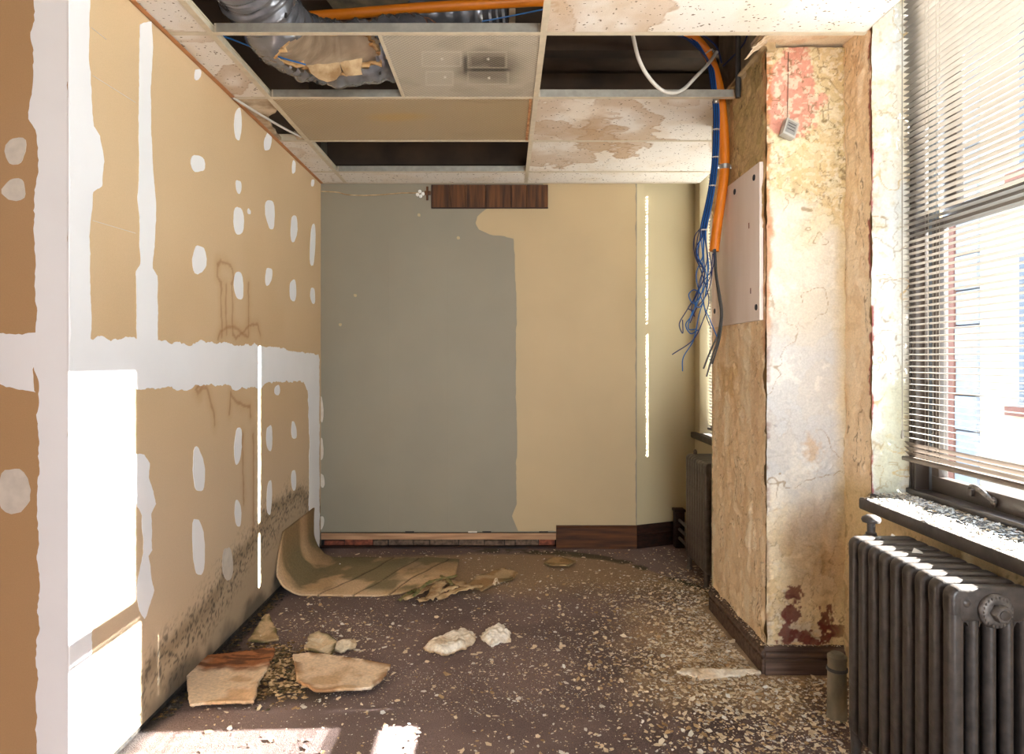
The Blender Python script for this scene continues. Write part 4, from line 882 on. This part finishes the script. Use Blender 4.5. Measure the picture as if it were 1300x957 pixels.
for y, z in [(Y0+.12, Z1-.24), (Y0+.1, Z0+.13)]: MB().box((-.0168, y-o0.y-.004, z-o0.z-.012), (-.0155, y-o0.y+.004, z-o0.z+.012)).build('rust_chip', M['brickred'], ab)
# ---- small grey cover box dangling on a wire from the column front
gb = empty('cover_box', AY(999, 166, YC-.005)); tag(gb, 'small tilted grey plastic cover on the front of the column', 'cover'); gb.rotation_euler = (R(-8), R(22), R(10))
MB().box((-.030, -.032, -.040), (.028, .0, .034)).build('cover', M['greybox'], gb, bevel=.003)
MB().box((-.024, -.0335, -.030), (.020, -.031, .024)).build('recess', M['boxdark'], gb, bevel=.002)
for z in (-.014, 0, .012): MB().box((-.019, -.0345, z-.001), (.014, -.033, z+.002)).build('vent_slot', M['darkcable'], gb)
tag(MB().tube(smooth_path([AY(1001, 66, YC-.006), AY(1000.5, 100, YC-.007), AY(1000, 135, YC-.007), AY(1000, 153, YC-.02)], 6), .0014, 6).build('thin_wire', M['brickgrey']), 'thin wire running up the column from the grey cover', 'wire')

# ------------------------------------------------------------------ cast-iron radiators
def round_outline(x0, x1, z0, z1, r, k=6):
    out = []
    for cx, cz, a0 in ((x1-r, z1-r, 0), (x0+r, z1-r, 90), (x0+r, z0+r, 180), (x1-r, z0+r, 270)):
        for i in range(k+1): a = R(a0+90*i/k); out.append((cx+r*math.cos(a), cz+r*math.sin(a)))
    return out
def puffed(mb, x0, x1, z0, z1, r, half, edge):
    """rounded plate: outline in X-Z, thickness along Y, edges rolled over"""
    rings = []; K = 4
    for k in range(K+1):
        a = R(90*k/K); ins = edge*(1-math.sin(a)); y = -half+edge*(1-math.cos(R(90-90*k/K)))*0
        rings.append((ins, -(half-edge)-edge*math.cos(a)))
    rings = rings+[(i_, -y_) for i_, y_ in rings[::-1]]
    vs = []; fs = []; n = None
    for ins, y in rings:
        o = round_outline(x0+ins, x1-ins, z0+ins, z1-ins, max(r-ins, .002)); n = len(o); vs += [(x, y, z) for x, z in o]
    for i in range(len(rings)-1):
        for j in range(n): fs.append((i*n+j, i*n+(j+1) % n, (i+1)*n+(j+1) % n, (i+1)*n+j))
    fs += [tuple(range(n))[::-1], tuple(range((len(rings)-1)*n, len(rings)*n))]
    mb.add(vs, fs, True)
def section_mesh(W, H, half, legs=False):
    mb = MB(); z0 = .075
    puffed(mb, -W/2, W/2, H-.085, H, .026, half*.995, .010); puffed(mb, -W/2, W/2, z0, z0+.085, .030, half, .011)
    for sx in (-1, 1):
        xa, xb = sorted((sx*W/2, sx*(W/2-.036))); puffed(mb, xa, xb, z0+.01, H-.012, .016, half, .013)
    nT = 5; tw = .0185
    for i in range(0, nT):
        x = -W/2+tw+(W-2*tw)*i/(nT-1)
        ry = half*.6 if i in (0, nT-1) else half*.86
        vs = []; n = 14
        for z in (z0+.06, H-.06):
            for j in range(n): a = 2*math.pi*j/n; vs.append((x+math.cos(a)*(tw*.6 if i in (0, nT-1) else tw*.8), math.sin(a)*ry, z))
        mb.add(vs, [(j, (j+1) % n, n+(j+1) % n, n+j) for j in range(n)], True)
        for k in ((H-.085), (z0+.085)):     # little webs that arch the slots
            s_ = 1 if k > .4 else -1
            if i < nT-1:
                xa = x+tw*.7; xb = x+(W-2*tw)/(nT-1)-tw*.7
                mb.prism([(xa, -half*.5, k+.004*s_), (xa, -half*.5, k-.016*s_), (xa+.004, -half*.5, k-.006*s_), ((xa+xb)/2, -half*.5, k-.002*s_), (xb-.004, -half*.5, k-.006*s_), (xb, -half*.5, k-.016*s_), (xb, -half*.5, k+.004*s_)], (0, half, 0))
    mb.lathe([(.026, -half-.006), (.026, half+.006)], (0, 0, H-.055), 'Y', 20); mb.lathe([(.026, -half-.006), (.026, half+.006)], (0, 0, z0+.045), 'Y', 20)
    me = mb.mesh('radiator_section'); return me
def leg_mb(W, H):
    mb = MB()
    for s in (-1, 1):
        x = s*(W/2-.022)
        vs = []; n = 10
        for z, r_ in ((.11, .022), (.06, .018), (.02, .014), (.008, .019), (0, .021)):
            for j in range(n): a = 2*math.pi*j/n; vs.append((x+s*(.11-z)*.06+math.cos(a)*r_, math.sin(a)*r_*.9, z))
        mb.add(vs, [(i*n+j, i*n+(j+1) % n, (i+1)*n+(j+1) % n, (i+1)*n+j) for i in range(4) for j in range(n)]+[tuple(range(4*n, 5*n))], True)
    return mb
def radiator(label, xc, W, H, ys, half, m):
    r = empty('radiator', (xc, ys[0], 0)); tag(r, label, 'radiator'); me = section_mesh(W, H, half); me.materials.append(m)
    for y in ys:
        o = bpy.data.objects.new('radiator_section', me); COL.objects.link(o); o.parent = r; o.location = (0, y-ys[0], 0)
    for y in (ys[0], ys[-1]):
        for s in (-1, 1):
            mb = MB(); vs = []; n = 10; x = s*(W/2-.022)
            for z, r_ in ((.11, .024), (.06, .019), (.02, .014), (.008, .019), (0, .021)):
                for j in range(n): a = 2*math.pi*j/n; vs.append((x+s*(.11-z)*.06+math.cos(a)*r_, y-ys[0]+math.sin(a)*r_*.9, z))
            mb.add(vs, [(i*n+j, i*n+(j+1) % n, (i+1)*n+(j+1) % n, (i+1)*n+j) for i in range(4) for j in range(n)]+[tuple(range(4*n, 5*n))], True)
            mb.build('foot', m, r)
    return r
H1 = .712; ys1 = [1.700+.0587*i for i in range(9)]
r1 = radiator('large dark grey cast-iron radiator under the near window sill', 1.212, .212, H1, ys1, .0205, M['iron'])
yf = -.0215; hz = H1-.055
MB().lathe([(.042, 0), (.043, -.004), (.040, -.010), (.030, -.014), (.024, -.014)], (0, yf, hz), 'Y', 32).build('hub_ring', M['ironworn'], r1)
for i in range(22):
    a = 2*math.pi*i/22; c_ = Vector((math.cos(a)*.035, yf-.0125, hz+math.sin(a)*.035)); MB().box(tuple(c_-Vector((.0016, .002, .003))), tuple(c_+Vector((.0016, .002, .003)))).build('cast_mark', M['ironworn'], r1)
hx = MB(); hx.lathe([(.021, -.012), (.022, -.016), (.022, -.030), (.019, -.034)], (0, yf, hz), 'Y', 6); hx.build('hex_plug', M['ironworn'], r1)
MB().lathe([(.012, -.034), (.012, -.037), (.007, -.038)], (0, yf, hz), 'Y', 16).build('plug_boss', M['iron'], r1)
MB().lathe([(.010, 0), (.010, -.003), (.006, -.006)], (-.068, yf+.004, hz+.017), 'Y', 14).build('bolt', M['iron'], r1)
vv = MB(); vv.lathe([(.024, .0), (.026, .006), (.017, .012), (.017, .018), (.0125, .022), (.0125, .050), (.017, .052), (.027, .054), (.030, .062), (.027, .070), (.014, .077), (.004, .079)], (0, ys1[-1]-ys1[0]+.075, H1-.025), 'Z', 24); vv.build('valve_knob', M['iron'], r1)
MB().tube([(0, ys1[-1]-ys1[0]+.02, H1-.055), (0, ys1[-1]-ys1[0]+.09, H1-.055)], .02, 14).build('valve_body', M['iron'], r1)
MB().tube([(0, ys1[-1]-ys1[0]+.075, H1-.06), (0, ys1[-1]-ys1[0]+.075, H1-.02)], .02, 14).build('valve_neck', M['iron'], r1)
rp_ = empty('riser_pipe', (1.185, 2.42, 0)); tag(rp_, 'stubby pale lagged pipe on the floor between column and near radiator', 'pipe')
MB().lathe([(.034, 0), (.033, .10), (.031, .205), (.033, .21), (.033, .222), (.026, .226), (.022, .232)], (0, 0, 0), 'Z', 20).build('lagging', M['greyplaster'], rp_)
MB().lathe([(.033, .17), (.036, .172), (.036, .18), (.033, .182)], (0, 0, 0), 'Z', 20).build('collar', M['darkcable'], rp_)
ys2 = [3.80+.0505*i for i in range(8)]
r2 = radiator('smaller grey-brown cast-iron radiator beyond the column', 1.215, .205, .702, ys2, .0248, M['iron2'])
MB().lathe([(.012, 0), (.012, .02), (.006, .03)], (-.05, ys2[-1]-ys2[0], .700), 'Z', 12).build('air_vent', M['iron2'], r2)
vb = empty('valve_box', (1.185, 4.60, 0)); tag(vb, 'dark wooden post with two pipes behind the far radiator', 'pipe post')
MB().box((-.028, .0, 0), (.035, .07, .245)).build('post', M['basedark'], vb, bevel=.003); MB().box((-.034, -.006, .245), (.041, .076, .262)).build('post_cap', M['basedark'], vb, bevel=.003)
for z in (.07, .13, .19): MB().tube([(.0, .0, z), (.0, -.36, z)], .011, 10).build('pipe', M['iron2'], vb)
for k, (a, b) in enumerate([((1133, 678), 'tiny white paint flake on the far end of the near radiator'), ((1163, 699), 'white triangular paint flake resting on the near radiator')]):
    c_ = AZ(a[0], a[1]+2, H1+.001); s_ = (.007, .016)[k]
    P = [c_+Vector(v)*s_ for v in ((-1, -.4, .02), (.1, .8, .5), (1, .1, .05), (.7, -.9, .02))]; tag(MB().prism(P, (0, 0, .002)).build('paint_flake', M['flakewhite']), b, 'flake')

# ------------------------------------------------------------------ fallen boards, plaster and paint litter on the floor
def inside(x, y, poly):
    r = np.zeros(x.shape, bool); n = len(poly); j = n-1
    for i in range(n):
        (xi, yi), (xj, yj) = poly[i], poly[j]
        r ^= ((yi > y) != (yj > y)) & (x < (xj-xi)*(y-yi)/(yj-yi+1e-12)+xi); j = i
    return r
def edge_dist(x, y, poly): return seg_dist(x, y, list(poly)+[poly[0]])
def fallen(name, poly, label, cat, cf, hf, res=.006, thick=.011, rag=.012, seed=1, mat_='wetboard', z0=.0, kind=None):
    """broken board lying on the floor: masked grid with relief, given real thickness; poly in metres"""
    xs_ = [p[0] for p in poly]; ys_ = [p[1] for p in poly]; x0, x1, y0, y1 = min(xs_)-rag, max(xs_)+rag, min(ys_)-rag, max(ys_)+rag
    nu, nv = int((x1-x0)/res)+2, int((y1-y0)/res)+2; X, Y = np.meshgrid(np.linspace(x0, x1, nu), np.linspace(y0, y1, nv))
    Xn = X+(fbm(X, Y, 22, 3, seed)-.5)*rag*2.2; Yn = Y+(fbm(X, Y, 22, 3, seed+4)-.5)*rag*2.2
    ins = inside(Xn, Yn, poly); ed = edge_dist(Xn, Yn, poly)
    Z = z0+thick+hf(X, Y, ed); col = np.clip(cf(X, Y, ed), 0, 1)
    idx = -np.ones(X.shape, int); face = ins[:-1, :-1] & ins[1:, :-1] & ins[:-1, 1:] & ins[1:, 1:]
    used = np.zeros(X.shape, bool)
    for a, b in ((slice(None, -1), slice(None, -1)), (slice(1, None), slice(None, -1)), (slice(None, -1), slice(1, None)), (slice(1, None), slice(1, None))): used[a, b] |= face
    idx[used] = np.arange(used.sum()); fi, fj = np.nonzero(face)
    q = np.stack([idx[fi, fj], idx[fi, fj+1], idx[fi+1, fj+1], idx[fi+1, fj]], -1)
    o_ = Vector((sum(xs_)/len(xs_), sum(ys_)/len(ys_), 0)); co = np.stack([X[used]-o_.x, Y[used]-o_.y, Z[used]], -1)
    me = bpy.data.meshes.new(name); me.from_pydata(co.tolist(), [], q.tolist()); me.polygons.foreach_set('use_smooth', [True]*len(q))
    a = me.attributes.new('Col', 'FLOAT_COLOR', 'POINT'); a.data.foreach_set('color', np.concatenate([col[used], np.ones((len(co), 1))], 1).astype(np.float32).ravel())
    o = link(name, me, A[mat_], None, o_); so_ = o.modifiers.new('thickness', 'SOLIDIFY'); so_.thickness = max(.004, thick-.001); so_.offset = -1
    tag(o, label, cat); return o
def fpx(L): return [tuple(AZ(a, b, 0).xy) for a, b in L]
def curl(k, seed, lift=.0): return lambda X, Y, ed: (fbm(X, Y, 5, 3, seed)-.5)*k+.002+lift*(1-ss(0, .06, ed))
def cmix(base, marks, edge=None, seed=1):
    def f(X, Y, ed):
        c = np.broadcast_to(np.array(lin(base)), X.shape+(3,)).copy()
        for k, (col, fr, a, b, st) in enumerate(marks): c = mix(c, lin(col), ss(a, b, fbm(X, Y, fr, 4, seed+k*3))*st)
        if edge: c = mix(c, lin(edge[0]), (1-ss(0, edge[1], ed))*edge[2]*ss(.35, .55, fbm(X, Y, 16, 3, seed+50)))
        return c
    return f
# the long bent sheet in the far left corner
def bent_sheet():
    nu, nv = 150, 90; u = np.linspace(0, 1, nu); L = 1.20
    s = u*L; x = np.zeros(nu); z = np.zeros(nu); flat = .80; rad_ = .17; arc = rad_*math.pi/2
    for i, t in enumerate(s):
        if t < flat: x[i] = -.29-t; z[i] = .013
        elif t < flat+arc: a = (t-flat)/rad_; x[i] = -.29-flat-rad_*math.sin(a)*.86; z[i] = .013+rad_*(1-math.cos(a))
        else: x[i] = -.29-flat-rad_*.86-(t-flat-arc)*.02; z[i] = .013+rad_+(t-flat-arc)
    near = np.interp(s, [0, .27, .40, .8, 1.0, 1.28], [3.96, 3.70, 3.655, 3.665, 3.66, 3.86]); far = np.interp(s, [0, .1, .8, 1.28], [4.30, 4.33, 4.36, 4.42])
    V_ = np.linspace(0, 1, nv)[:, None]; Y = near[None]*(1-V_)+far[None]*V_; X = np.broadcast_to(x, Y.shape).copy(); Z = np.broadcast_to(z, Y.shape).copy()
    nz = fbm(X, Y, 4, 4, 7); Z = Z+(nz-.45)*.02*(s[None] < flat+.1)*.8; Z = np.maximum(Z, .010)
    groove = np.zeros(Y.shape)
    for x_ in (-.62, -.80, -.98): groove = np.maximum(groove, 1-ss(.002, .009, np.abs(X-x_-(Y-3.7)*.42+(fbm(X, Y, 5, 2, 9)-.5)*.05)))
    Z -= groove*.004*(Z < .06); Y = Y+(fbm(X, Z+Y, 20, 3, 2)-.5)*.016
    c = np.broadcast_to(np.array(lin((196, 162, 120))), X.shape+(3,)).copy()
    c = mix(c, lin((218, 188, 152)), ss(.45, .65, fbm(X, Y, 3, 4, 21))*.7)
    gm = ss(.45, .6, fbm(X*1.6-Y*.8, Y+X*.6, 3.5, 4, 24))*ss(.02, .12, Y-3.66); c = mix(c, lin((96, 94, 64)), gm*.75)
    c = mix(c, lin((92, 80, 54)), ss(4.0, 4.3, Y+(nz-.5)*.4)*.6); c = mix(c, lin((64, 48, 32)), groove*.8)
    c = mix(c, lin((160, 118, 72)), ss(.1, .3, Z)*.4); co = np.stack([X, Y, Z], -1); o0 = np.array([-.9, 4.0, 0])
    me_o = grid_mesh('wallboard_sheet', co-o0, c, A['wetboard'], None, 0, (0.2, 0, 1)); me_o.location = o0
    m_ = me_o.modifiers.new('thickness', 'SOLIDIFY'); m_.thickness = .010; m_.offset = -1
    tag(me_o, 'long water-stained wallboard sheet bent from the left wall onto the floor', 'wallboard')
bent_sheet()
fallen('wallboard_piece', fpx([(592, 746), (603, 734), (640, 723), (659, 729), (652, 737), (625, 745), (612, 752)]), 'small brown damp board scrap right of the crumpled green strips', 'wallboard', cmix((164, 130, 88), [((110, 88, 52), 6, .45, .6, .8), ((206, 180, 142), 9, .55, .65, .6)], ((90, 80, 48), .03, .6), 3), curl(.02, 5, .004), rag=.01, seed=5)
fallen('wallboard_piece', fpx([(690, 717), (700, 711), (716, 711), (732, 716), (722, 721), (700, 721)]), 'thin torn board scrap farthest back in the middle of the floor', 'wallboard', cmix((176, 144, 98), [((120, 92, 52), 9, .45, .6, .8)], ((90, 80, 48), .03, .6), 13), curl(.02, 8, .006), rag=.008, seed=8)
# crumpled paper and green strips
cr = empty('crumpled_board_paper', AZ(556, 752, 0)); tag(cr, 'crumpled heap of torn tan paper and green mouldy strips on the carpet', 'debris'); o0 = Vector(cr.location)
def strip(pxs, w_, z, m, name='torn_strip', wav=.008):
    P = smooth_path([AZ(a, b, 0)+Vector((0, 0, z+k*.004+random.uniform(0, wav))) for k, (a, b) in enumerate(pxs)], 6); vs = []; fs = []
    for i, p in enumerate(P):
        t = (P[min(i+1, len(P)-1)]-P[max(i-1, 0)]).normalized(); s_ = Vector((t.y, -t.x, random.uniform(-.25, .25))).normalized(); ww = w_*(.6+.4*math.sin(math.pi*(i+1)/(len(P)+1)))*random.uniform(.8, 1.15)
        for q in (-1, -.4, .3, 1): vs.append(p+s_*ww*q+Vector((0, 0, .004*math.cos(q*3+i*.4)))-o0)
    n = 4
    for i in range(len(P)-1):
        for j in range(3): fs.append((i*n+j, i*n+j+1, (i+1)*n+j+1, (i+1)*n+j))
    mb = MB(); mb.add(vs, fs, True); o = mb.build(name, m, cr); md = o.modifiers.new('thickness', 'SOLIDIFY'); md.thickness = .002; return o
strip([(506, 764), (520, 757), (536, 752), (552, 747)], .016, .008, M['green']); strip([(512, 766), (530, 759), (548, 750), (566, 742)], .018, .018, M['tanpaper']); strip([(524, 765), (540, 752), (556, 745), (580, 741)], .012, .03, M['green'])
strip([(530, 766), (545, 762), (560, 755), (580, 750)], .028, .012, M['tanpaper']); strip([(560, 740), (575, 743), (590, 748), (602, 752)], .03, .012, M['tanpaper']); strip([(554, 762), (572, 756), (590, 752), (612, 747)], .026, .010, M['tanpaper']); strip([(545, 766), (552, 758), (558, 750), (566, 748)], .03, .02, M['tanpaper'], wav=.016)
strip([(560, 738), (568, 745), (574, 752)], .014, .03, M['green'])
for px_ in [[(626, 745), (630, 739), (633, 746)], [(628, 746), (630, 741), (635, 747)]]: strip(px_, .004, .01, M['crumb'], 'white_splinter')
# near-left pile
def rusty_col(X, Y, ed):
    c = np.broadcast_to(np.array(lin((240, 214, 182))), X.shape+(3,)).copy(); n = fbm(X, Y, 6, 4, 29)-.5; st = fbm(X*2, Y*9, 5, 4, 33)-.5
    r = ss(2.72, 2.80, Y+n*.28-(X+.9)*.10); c = mix(c, lin((160, 92, 40)), r*.95); c = mix(c, lin((92, 50, 24)), r*ss(-.02, .10, st)*.85)
    c = mix(c, lin((196, 150, 104)), ss(.02, .12, n)*(1-r)*.7); c = mix(c, lin((60, 50, 34)), (1-ss(.0, .03, np.abs(X+.78+(Y-2.8)*.4+n*.1)))*.7*ss(-.1, .1, st)); return c
fallen('wallboard_piece', fpx([(372, 838), (395, 837), (421, 840), (460, 845), (497, 852), (486, 872), (470, 884), (400, 886), (376, 872)]), 'pale tan broken board with a brown curved edge, front middle of the floor', 'wallboard', cmix((234, 208, 176), [((190, 150, 106), 5, .5, .65, .7), ((244, 226, 200), 8, .5, .6, .5)], ((150, 104, 60), .05, .9), 23), curl(.012, 15, .006), .005, rag=.007, seed=15, z0=.012)
fallen('wallboard_piece', fpx([(236, 868), (262, 842), (306, 836), (350, 830), (344, 850), (334, 868), (322, 900), (240, 905)]), 'rust-brown stained board at the foot of the left wall', 'wallboard', rusty_col, curl(.022, 18, .008), .005, rag=.009, seed=18, z0=.012)
fallen('wallboard_piece', fpx([(313, 818), (325, 803), (336, 786), (343, 786), (349, 801), (355, 817), (335, 819)]), 'triangular tan board scrap pointing away, nearest the left wall', 'wallboard', cmix((216, 188, 146), [((170, 136, 90), 9, .5, .6, .6)], ((104, 96, 54), .03, .9), 33), curl(.02, 21, .012), .005, rag=.007, seed=21)
fallen('wallboard_piece', fpx([(386, 829), (393, 812), (404, 806), (420, 812), (428, 818), (424, 836), (420, 840), (396, 833)]), 'square cream board scrap with dark edges behind the pale tan board', 'wallboard', cmix((230, 206, 168), [((178, 144, 96), 10, .5, .6, .6), ((246, 236, 214), 16, .52, .6, .6)], ((96, 84, 46), .028, .9), 37), curl(.03, 24, .012), .005, rag=.008, seed=24)
fallen('plaster_lump', fpx([(420, 824), (430, 816), (450, 815), (454, 822), (446, 828), (432, 830)]), 'small white plaster lump right of the square cream scrap', 'plaster', cmix((240, 226, 200), [((196, 166, 124), 18, .5, .6, .6)], None, 41), lambda X, Y, ed: ss(0, .03, ed)*.012+(fbm(X, Y, 30, 3, 4)-.5)*.02, .005, rag=.008, seed=27)
fallen('plaster_lump', fpx([(536, 826), (546, 816), (562, 810), (590, 803), (603, 806), (606, 816), (592, 825), (576, 831), (560, 836), (550, 832)]), 'largest crumbly white plaster slab in the middle of the carpet', 'plaster', cmix((246, 236, 218), [((206, 176, 134), 14, .5, .62, .6)], ((190, 150, 100), .012, .9), 45), lambda X, Y, ed: ss(0, .03, ed)*.022+(fbm(X, Y, 26, 4, 14)-.5)*.035, .004, rag=.008, seed=31)
fallen('plaster_lump', fpx([(608, 812), (616, 804), (624, 797), (640, 797), (648, 806), (650, 814), (634, 818), (622, 822)]), 'second crumbly white plaster lump, just right of the largest slab', 'plaster', cmix((248, 238, 222), [((214, 188, 150), 18, .5, .62, .6)], None, 49), lambda X, Y, ed: ss(0, .05, ed)*.030+(fbm(X, Y, 32, 4, 18)-.5)*.036, .004, rag=.012, seed=35)
fallen('plaster_lump', fpx([(855, 855), (880, 848), (905, 852), (955, 850), (968, 856), (930, 862), (890, 864)]), 'long white strip of fallen plaster before the corner of the column', 'plaster', cmix((238, 224, 202), [((200, 172, 136), 12, .5, .62, .6)], None, 53), lambda X, Y, ed: ss(0, .03, ed)*.008+(fbm(X, Y, 26, 4, 21)-.5)*.02, .005, rag=.012, seed=38)
# rubble mush between the near boards
def lumps(name, n, fn, mats, label=None, flat_=.5, kind='stuff', sz=(.004, .014)):
    mb_v = []; mb_f = []; mi = []
    base = [Vector(v).normalized() for v in ((1, 0, 0), (-1, 0, 0), (0, 1, 0), (0, -1, 0), (0, 0, 1), (0, 0, -1))]; bf = [(0, 2, 4), (2, 1, 4), (1, 3, 4), (3, 0, 4), (2, 0, 5), (1, 2, 5), (3, 1, 5), (0, 3, 5)]
    for _ in range(n):
        x, y, z = fn(); r_ = random.uniform(*sz); a = random.uniform(0, 6.28); k = len(mb_v)
        for b in base:
            q = Vector((b.x*random.uniform(.6, 1.4), b.y*random.uniform(.6, 1.4), b.z*random.uniform(.5, 1)*flat_))*r_; mb_v.append((x+q.x*math.cos(a)-q.y*math.sin(a), y+q.x*math.sin(a)+q.y*math.cos(a), max(.0, z+q.z)))
        mb_f += [tuple(i+k for i in f) for f in bf]; mi += [random.randrange(len(mats))]*8
    me = bpy.data.meshes.new(name); me.from_pydata(mb_v, [], mb_f)
    for m in mats: me.materials.append(m)
    me.polygons.foreach_set('material_index', mi); o = bpy.data.objects.new(name, me); COL.objects.link(o); tag(o, label, 'rubble', None, kind); return o
def mush_pt():
    while True:
        x, y = random.gauss(352, 26), random.gauss(848, 22)
        if 296 < x < 392 and 820 < y < 905: p = AZ(x, y, 0); return p.x, p.y, random.uniform(.0, .018)
lumps('board_rubble', 900, mush_pt, [M['mush'], M['tanpaper'], M['mush'], M['flaketan']], 'brown and green mouldy board rubble between the near boards')
def wall_dirt():
    y = random.uniform(2.4, 3.7); return XL+.01+abs(random.gauss(0, .025)), y, .004
lumps('wall_foot_dirt', 700, wall_dirt, [M['blackgap'], M['blackgap'], M['mush']], 'black crumbled dirt along the foot of the left wall', sz=(.004, .012))
# ---- paint flakes
def flake_shape(n=6):
    return [(math.cos(2*math.pi*i/n+random.uniform(-.35, .35))*random.uniform(.55, 1.15), math.sin(2*math.pi*i/n)*random.uniform(.4, .9)) for i in range(n)]
def density(px, py):
    d = np.hypot((px-925)/95, (py-835)/62); core = math.exp(-d*d*1.1)
    ring = math.exp(-((px-870)/70)**2-((py-765)/30)**2)*.35
    fan = .05 if (py > 735 and px > 600) else .016
    left = .08*math.exp(-((px-440)/70)**2-((py-805)/30)**2); mid = .06*math.exp(-((px-760)/70)**2-((py-845)/30)**2)
    near = .30*math.exp(-((px-1010)/120)**2) if py > 860 else 0
    return core+ring+fan+left+mid+near
def flake_spot():
    while True:
        X, Y = random.uniform(-1.15, 1.36), random.uniform(2.05, 4.6)
        if X > 1.02 and Y > 2.72 and Y < 3.52: continue
        if Y > 4.55+.4*max(0, X-.889): continue
        px, py = PX(X, Y, 0)
        if px > 1300: continue
        if random.random() < density(px, py)*.9+.008: return X, Y, px, py
shapes = []
for k in range(10):
    P = flake_shape(7); vs = [(x, y, .10*(x*x)*random.choice((.3, 1, 2))+.06) for x, y in P]+[(x*.9, y*.9, .0+.10*(x*x)*.5) for x, y in P]; c0 = len(vs); n = 7
    mb = MB(); mb.add(vs, [tuple(range(n)), tuple(range(n, 2*n))[::-1]]+[(i, i+n, (i+1) % n+n, (i+1) % n) for i in range(n)]); me = mb.mesh('paint_flake'); me.materials.append([M['flake'], M['flakewhite'], M['flaketan']][(0, 0, 1, 2, 0, 1, 0, 2, 1, 0)[k]]); shapes.append(me)
groups_ = {}
zones = [('cream paint flake in the thick litter at the foot of the column', 'flakes at the foot of the column'), ('paint flake scattered on the carpet between the column and the far radiator', 'flakes before the far radiator'), ('paint flake scattered over the open middle of the carpet', 'flakes over the middle of the carpet'), ('white paint flake near the broken boards at the left', 'flakes near the broken boards')]
big = [(610, 664+165, .02), (602, 831, .026), (624, 838, .018), (868, 786, .02), (772, 783, .014), (733, 771, .014), (693, 845, .022), (754, 849, .022), (708, 825, .022), (712, 823, .018), (797, 731, .016), (801, 741, .018), (872, 712, .02), (567, 856, .024), (573, 848, .012), (488, 822, .024), (474, 826, .018), (858, 800, .03), (842, 808, .02), (890, 800, .03), (905, 790, .024), (930, 815, .03), (915, 838, .03), (880, 826, .024), (854, 712, .016), (437, 834, .02)]
for i in range(170):
    if i < len(big): p = AZ(big[i][0], big[i][1], 0); X, Y, sc = p.x, p.y, big[i][2]*.8; px, py = big[i][:2]
    else: X, Y, px, py = flake_spot(); sc = random.uniform(.009, .02)
    o = bpy.data.objects.new('paint_flake', shapes[i % 10]); COL.objects.link(o); o.location = (X, Y, .001); o.rotation_euler = (random.uniform(-.12, .12), random.uniform(-.12, .12), random.uniform(0, 6.28)); o.scale = (sc, sc, sc)
    z_ = 3 if px < 520 else (1 if (py < 760 and px > 780) else (0 if px > 830 else 2)); tag(o, zones[z_][0], 'flake', zones[z_][1])
def flake_field(name, n, spot, size, zf, label, wt=(5, 2, 2)):
    vs = []; fs = []; mi = []; mats = [M['flake'], M['flakewhite'], M['flaketan']]; pool = [0]*wt[0]+[1]*wt[1]+[2]*wt[2]
    for _ in range(n):
        q = spot(); X, Y = q[0], q[1]; s_ = size(); a = random.uniform(0, 6.28); ca, sa = math.cos(a), math.sin(a); k = len(vs); tx_, ty_ = random.gauss(0, .18), random.gauss(0, .18); z = zf(X, Y)
        for x, y in ((1, .2), (.3, .8), (-.8, .5), (-.9, -.4), (.2, -.7)):
            x *= s_*random.uniform(.6, 1.2); y *= s_*random.uniform(.5, 1.1); vs.append((X+x*ca-y*sa, Y+x*sa+y*ca, max(z*.3, z+x*tx_+y*ty_)+random.uniform(0, s_*.18)))
        fs.append((k, k+1, k+2, k+3, k+4)); mi.append(random.choice(pool))
    me = bpy.data.meshes.new(name); me.from_pydata(vs, [], fs)
    for m in mats: me.materials.append(m)
    me.polygons.foreach_set('material_index', mi); o = bpy.data.objects.new(name, me); COL.objects.link(o); tag(o, label, 'paint litter', None, 'stuff'); return o
flake_field('paint_litter', 15000, flake_spot, lambda: min(.016, .0028+random.expovariate(1/.0032)), lambda x, y: .002+random.random()*.005, 'fine cream paint chips strewn over the brown carpet')
flake_field('paint_dust', 9000, lambda: (random.uniform(-1.1, 1.3), random.uniform(2.0, 4.2)), lambda: .0022+random.random()*.0022, lambda x, y: .002, 'tiny pale paint specks dusted over the carpet') if False else None
def speck():
    while True:
        X, Y = random.uniform(-1.1, 1.3), random.uniform(2.1, 3.9)
        if X > 1.02 and Y > 2.72 and Y < 3.52: continue
        if random.random() < .25+.75*float(ss(.45, .65, fbm(X, Y, 2.5, 3, 88))): return X, Y
flake_field('paint_dust', 7000, speck, lambda: .0016+random.random()*.0022, lambda x, y: .002, 'tiny pale paint specks dusted over the carpet', (3, 3, 2))
def sill_spot():
    while True:
        X, Y = random.uniform(1.306, 1.515), random.uniform(1.2, 2.56)
        if X < 1.385 and Y > 2.485: continue
        if random.random() < .15+.5*(X-1.3)/.2+.6*max(0, (Y-2.2)/.35): return X, Y
flake_field('sill_litter', 5200, sill_spot, lambda: min(.012, .0018+random.expovariate(1/.0022)), lambda x, y: .7735+random.random()*.004, 'white paint flakes covering the near window sill', (2, 6, 1))
def ledge_spot():
    if random.random() < .6: return random.uniform(1.035, 1.066), random.uniform(2.76, 3.47)
    return random.uniform(1.06, 1.36), random.uniform(2.745, 2.768)
flake_field('baseboard_litter', 260, ledge_spot, lambda: .002+random.random()*.004, lambda x, y: .1175, 'paint crumbs on the baseboard cap round the column')
